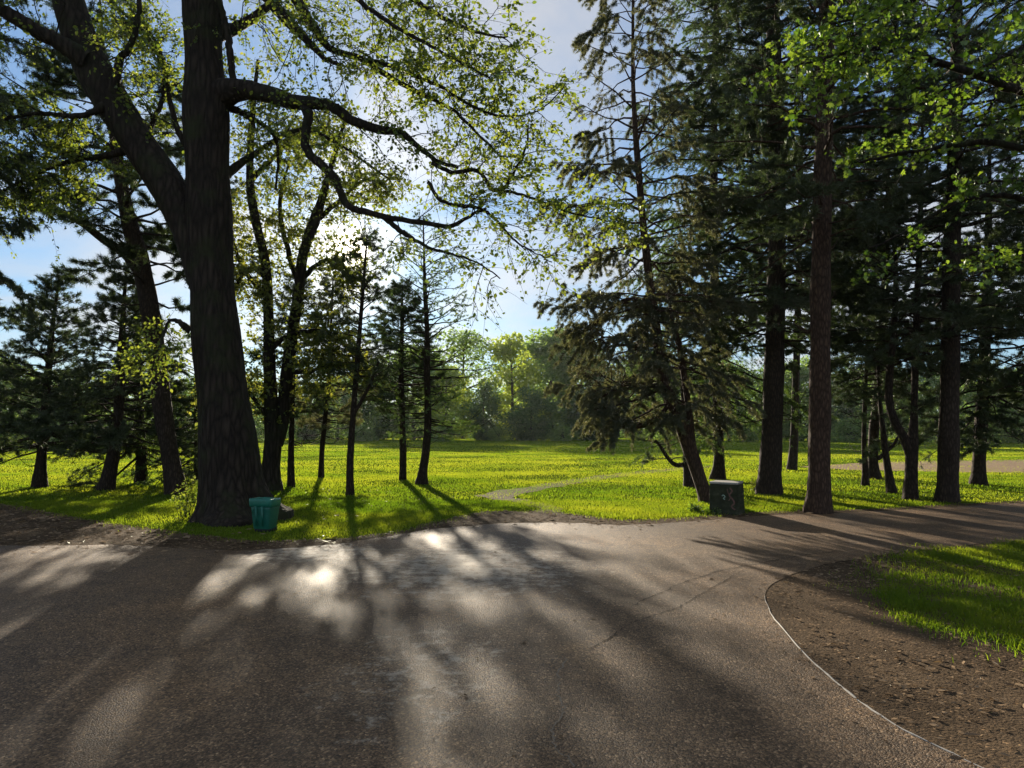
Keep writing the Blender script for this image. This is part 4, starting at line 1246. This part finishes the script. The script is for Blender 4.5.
kb = G(727, 513.5)
blk = empty('stone_block', kb, 'squat dark mossy block with a pale flat top on the grass by the road', 'block')
blk.rotation_euler.z = math.radians(-33)
m = MB()
loft(m, [(-0.05, 0.275, 0.20)] + [(z_, 0.275 - 0.03 * z_, 0.2 - 0.018 * z_) for z_ in np.linspace(0, 0.56, 26)], True, r=0.06)
m.V[0] += np.random.default_rng(3).normal(size=m.V[0].shape) * 0.0045
m.build('body', [block_mat()], blk)
m = MB()
loft(m, [(0.562, 0.262, 0.195), (0.585, 0.268, 0.2), (0.60, 0.262, 0.195)], True, r=0.06)
m.build('top_slab', [plain('pale_weathered_top', (0.34, 0.33, 0.30), 0.85, 0.2, 0.3, 18, 0.5)], blk).rotation_euler.x = math.radians(1.2)
M_GRAF = plain('faded_pink_paint', (0.16, 0.085, 0.07), 0.8, 0.2, 0.4, 25)
M_GRAF2 = plain('faded_pale_paint', (0.26, 0.34, 0.28), 0.8, 0.2, 0.4, 25)


def scrawl(pts2, w, mat, name):
    c = catmull(np.array([(a, -0.2125, b) for a, b in pts2]), 26)
    c[:, 1] += 0.0145 * c[:, 2] / 0.56 * 0.7 - 0.0
    m_ = MB()
    t = nrm(np.gradient(c, axis=0))
    s = np.stack([-t[:, 2], np.zeros(26), t[:, 0]], -1) * w
    v = np.concatenate([c - s + [0, -0.002, 0], c + s + [0, -0.002, 0]])
    v = np.concatenate([v, v + [0, 0.02, 0]])
    i = np.arange(25)
    m_.add(v, np.concatenate([np.stack([i, i + 1, i + 27, i + 26], -1), np.stack([i + 53, i + 52, i + 78, i + 79], -1)]))
    m_.build(name, [mat], blk)


scrawl([(0.12, 0.50), (0.16, 0.44), (0.11, 0.36), (0.17, 0.29), (0.20, 0.22), (0.15, 0.16), (0.21, 0.10)], 0.014, M_GRAF, 'paint_mark')
scrawl([(0.07, 0.48), (0.09, 0.40), (0.13, 0.33), (0.10, 0.26)], 0.008, M_GRAF, 'paint_mark')
scrawl([(-0.03, 0.34), (0.0, 0.36), (0.03, 0.33), (0.0, 0.30), (0.03, 0.28)], 0.009, M_GRAF2, 'paint_mark')

# ------------------------------------------------------------------ hazy evening air
hz = MB()
hx0, hx1, hy0, hy1, hz0, hz1 = -560, 560, -230, 640, -1.5, 26.0
hv = np.array([(a, b, c) for c in (hz0, hz1) for b in (hy0, hy1) for a in (hx0, hx1)])
hz.add(hv, [(0, 2, 3, 1), (4, 5, 7, 6), (0, 1, 5, 4), (2, 6, 7, 3), (0, 4, 6, 2), (1, 3, 7, 5)], 0, None, False)
mh, nth, outh = new_mat('hazy_air')
pv = nth.nodes.new('ShaderNodeVolumePrincipled')
pv.inputs['Color'].default_value = (0.9, 0.93, 1.0, 1)
pv.inputs['Density'].default_value = 0.00014
pv.inputs['Anisotropy'].default_value = 0.35
nth.links.new(pv.outputs[0], outh.inputs['Volume'])
tag(hz.build('haze', [mh]), 'faint haze in the low evening sun', 'haze', kind='stuff')

# ------------------------------------------------------------------ sky, sun, camera
world = bpy.data.worlds.new('World')
scene.world = world
world.use_nodes = True
nt = world.node_tree
nt.nodes.clear()
out = nt.nodes.new('ShaderNodeOutputWorld')
sky = N(nt, 'TexSky', sky_type='NISHITA')
sky.sun_disc = False
sky.sun_elevation = SUN_EL
sky.sun_rotation = SUN_AZ
sky.altitude = 50
sky.air_density = 1.0
sky.dust_density = 0.2
sky.ozone_density = 1.5
tc = N(nt, 'TexCoord')
dirv = tc.outputs['Generated']
sep = N(nt, 'SeparateXYZ', {0: dirv})
zz = N(nt, 'Math', {0: sep.outputs[2], 1: 0.18}, operation='ADD')
zz = N(nt, 'Math', {0: zz.outputs[0], 1: 0.05}, operation='MAXIMUM')
cx = N(nt, 'Math', {0: sep.outputs[0], 1: zz.outputs[0]}, operation='DIVIDE')
cy = N(nt, 'Math', {0: sep.outputs[1], 1: zz.outputs[0]}, operation='DIVIDE')
cv = N(nt, 'CombineXYZ', {0: cx.outputs[0], 1: cy.outputs[0], 2: 0.0})
cn = N(nt, 'TexNoise', {'Vector': cv.outputs[0], 'Scale': 1.15, 'Detail': 8.0, 'Roughness': 0.55, 'Distortion': 0.4})
cf = ramp(nt, cn.outputs['Fac'], [(0.42, g(0.12)), (0.60, g(1))])
cfs = N(nt, 'Math', {0: cf, 1: 0.75}, operation='MULTIPLY')
dt = N(nt, 'VectorMath', {0: dirv, 1: tuple(SUN)}, operation='DOT_PRODUCT')
d0 = N(nt, 'Math', {0: dt.outputs['Value'], 1: 0.0}, operation='MAXIMUM')
gl1 = N(nt, 'Math', {0: d0.outputs[0], 1: 45.0}, operation='POWER')
gl2 = N(nt, 'Math', {0: d0.outputs[0], 1: 650.0}, operation='POWER')
gl3 = N(nt, 'Math', {0: d0.outputs[0], 1: 9000.0}, operation='POWER')
# cloud radiance grows towards the sun (thin cloud scatters forward)
sk1 = N(nt, 'Gamma', {'Color': sky.outputs[0], 'Gamma': 0.75})
sk2 = N(nt, 'MixRGB', {0: 1.0, 1: sk1.outputs[0], 2: (0.60, 0.90, 1.24, 1)}, blend_type='MULTIPLY')
cb_ = N(nt, 'Math', {0: gl1.outputs[0], 1: 3.8, 2: 4.2}, operation='MULTIPLY_ADD')
ccol = N(nt, 'VectorMath', {0: (1.0, 0.985, 0.98), 'Scale': cb_.outputs[0]}, operation='SCALE')
mx = N(nt, 'MixRGB', {0: cfs.outputs[0], 1: sk2.outputs[0], 2: ccol.outputs[0]})
h2 = N(nt, 'Math', {0: gl2.outputs[0], 1: 6.0}, operation='MULTIPLY')
h3 = N(nt, 'Math', {0: gl3.outputs[0], 1: 90.0, 2: h2.outputs[0]}, operation='MULTIPLY_ADD')
hc = N(nt, 'VectorMath', {0: (1.0, 0.88, 0.64), 'Scale': h3.outputs[0]}, operation='SCALE')
ad = N(nt, 'VectorMath', {0: mx.outputs[0], 1: hc.outputs[0]}, operation='ADD')
bg = N(nt, 'Background', {'Color': ad.outputs[0], 'Strength': 0.08})
nt.links.new(bg.outputs[0], out.inputs[0])

ld = bpy.data.lights.new('sun', 'SUN')
ld.energy = 5.0
ld.angle = math.radians(0.9)
ld.color = (1.0, 0.87, 0.68)
lo_ = bpy.data.objects.new('sun', ld)
COL.objects.link(lo_)
lo_.rotation_euler = Vector(-SUN).to_track_quat('-Z', 'Y').to_euler()

cam = bpy.data.cameras.new('camera')
cam.sensor_width = 36
cam.lens = FPX / W * 36
cam.clip_start = 0.05
cam.clip_end = 3000
co = bpy.data.objects.new('camera', cam)
COL.objects.link(co)
co.location = (0, 0, EYE)
co.rotation_euler = (math.pi / 2 + PITCH, 0, 0)
scene.camera = co

scene.view_settings.view_transform = 'Standard'
scene.view_settings.look = 'None'
scene.view_settings.exposure = 1.12
scene.view_settings.gamma = 1.0
scene.render.engine = 'CYCLES'
cy_ = scene.cycles
cy_.max_bounces = 7
cy_.diffuse_bounces = 3
cy_.glossy_bounces = 2
cy_.transmission_bounces = 4
cy_.sample_clamp_indirect = 6
cy_.use_denoising = True
try:
    cy_.denoiser = 'OPENIMAGEDENOISE'
except Exception:
    pass
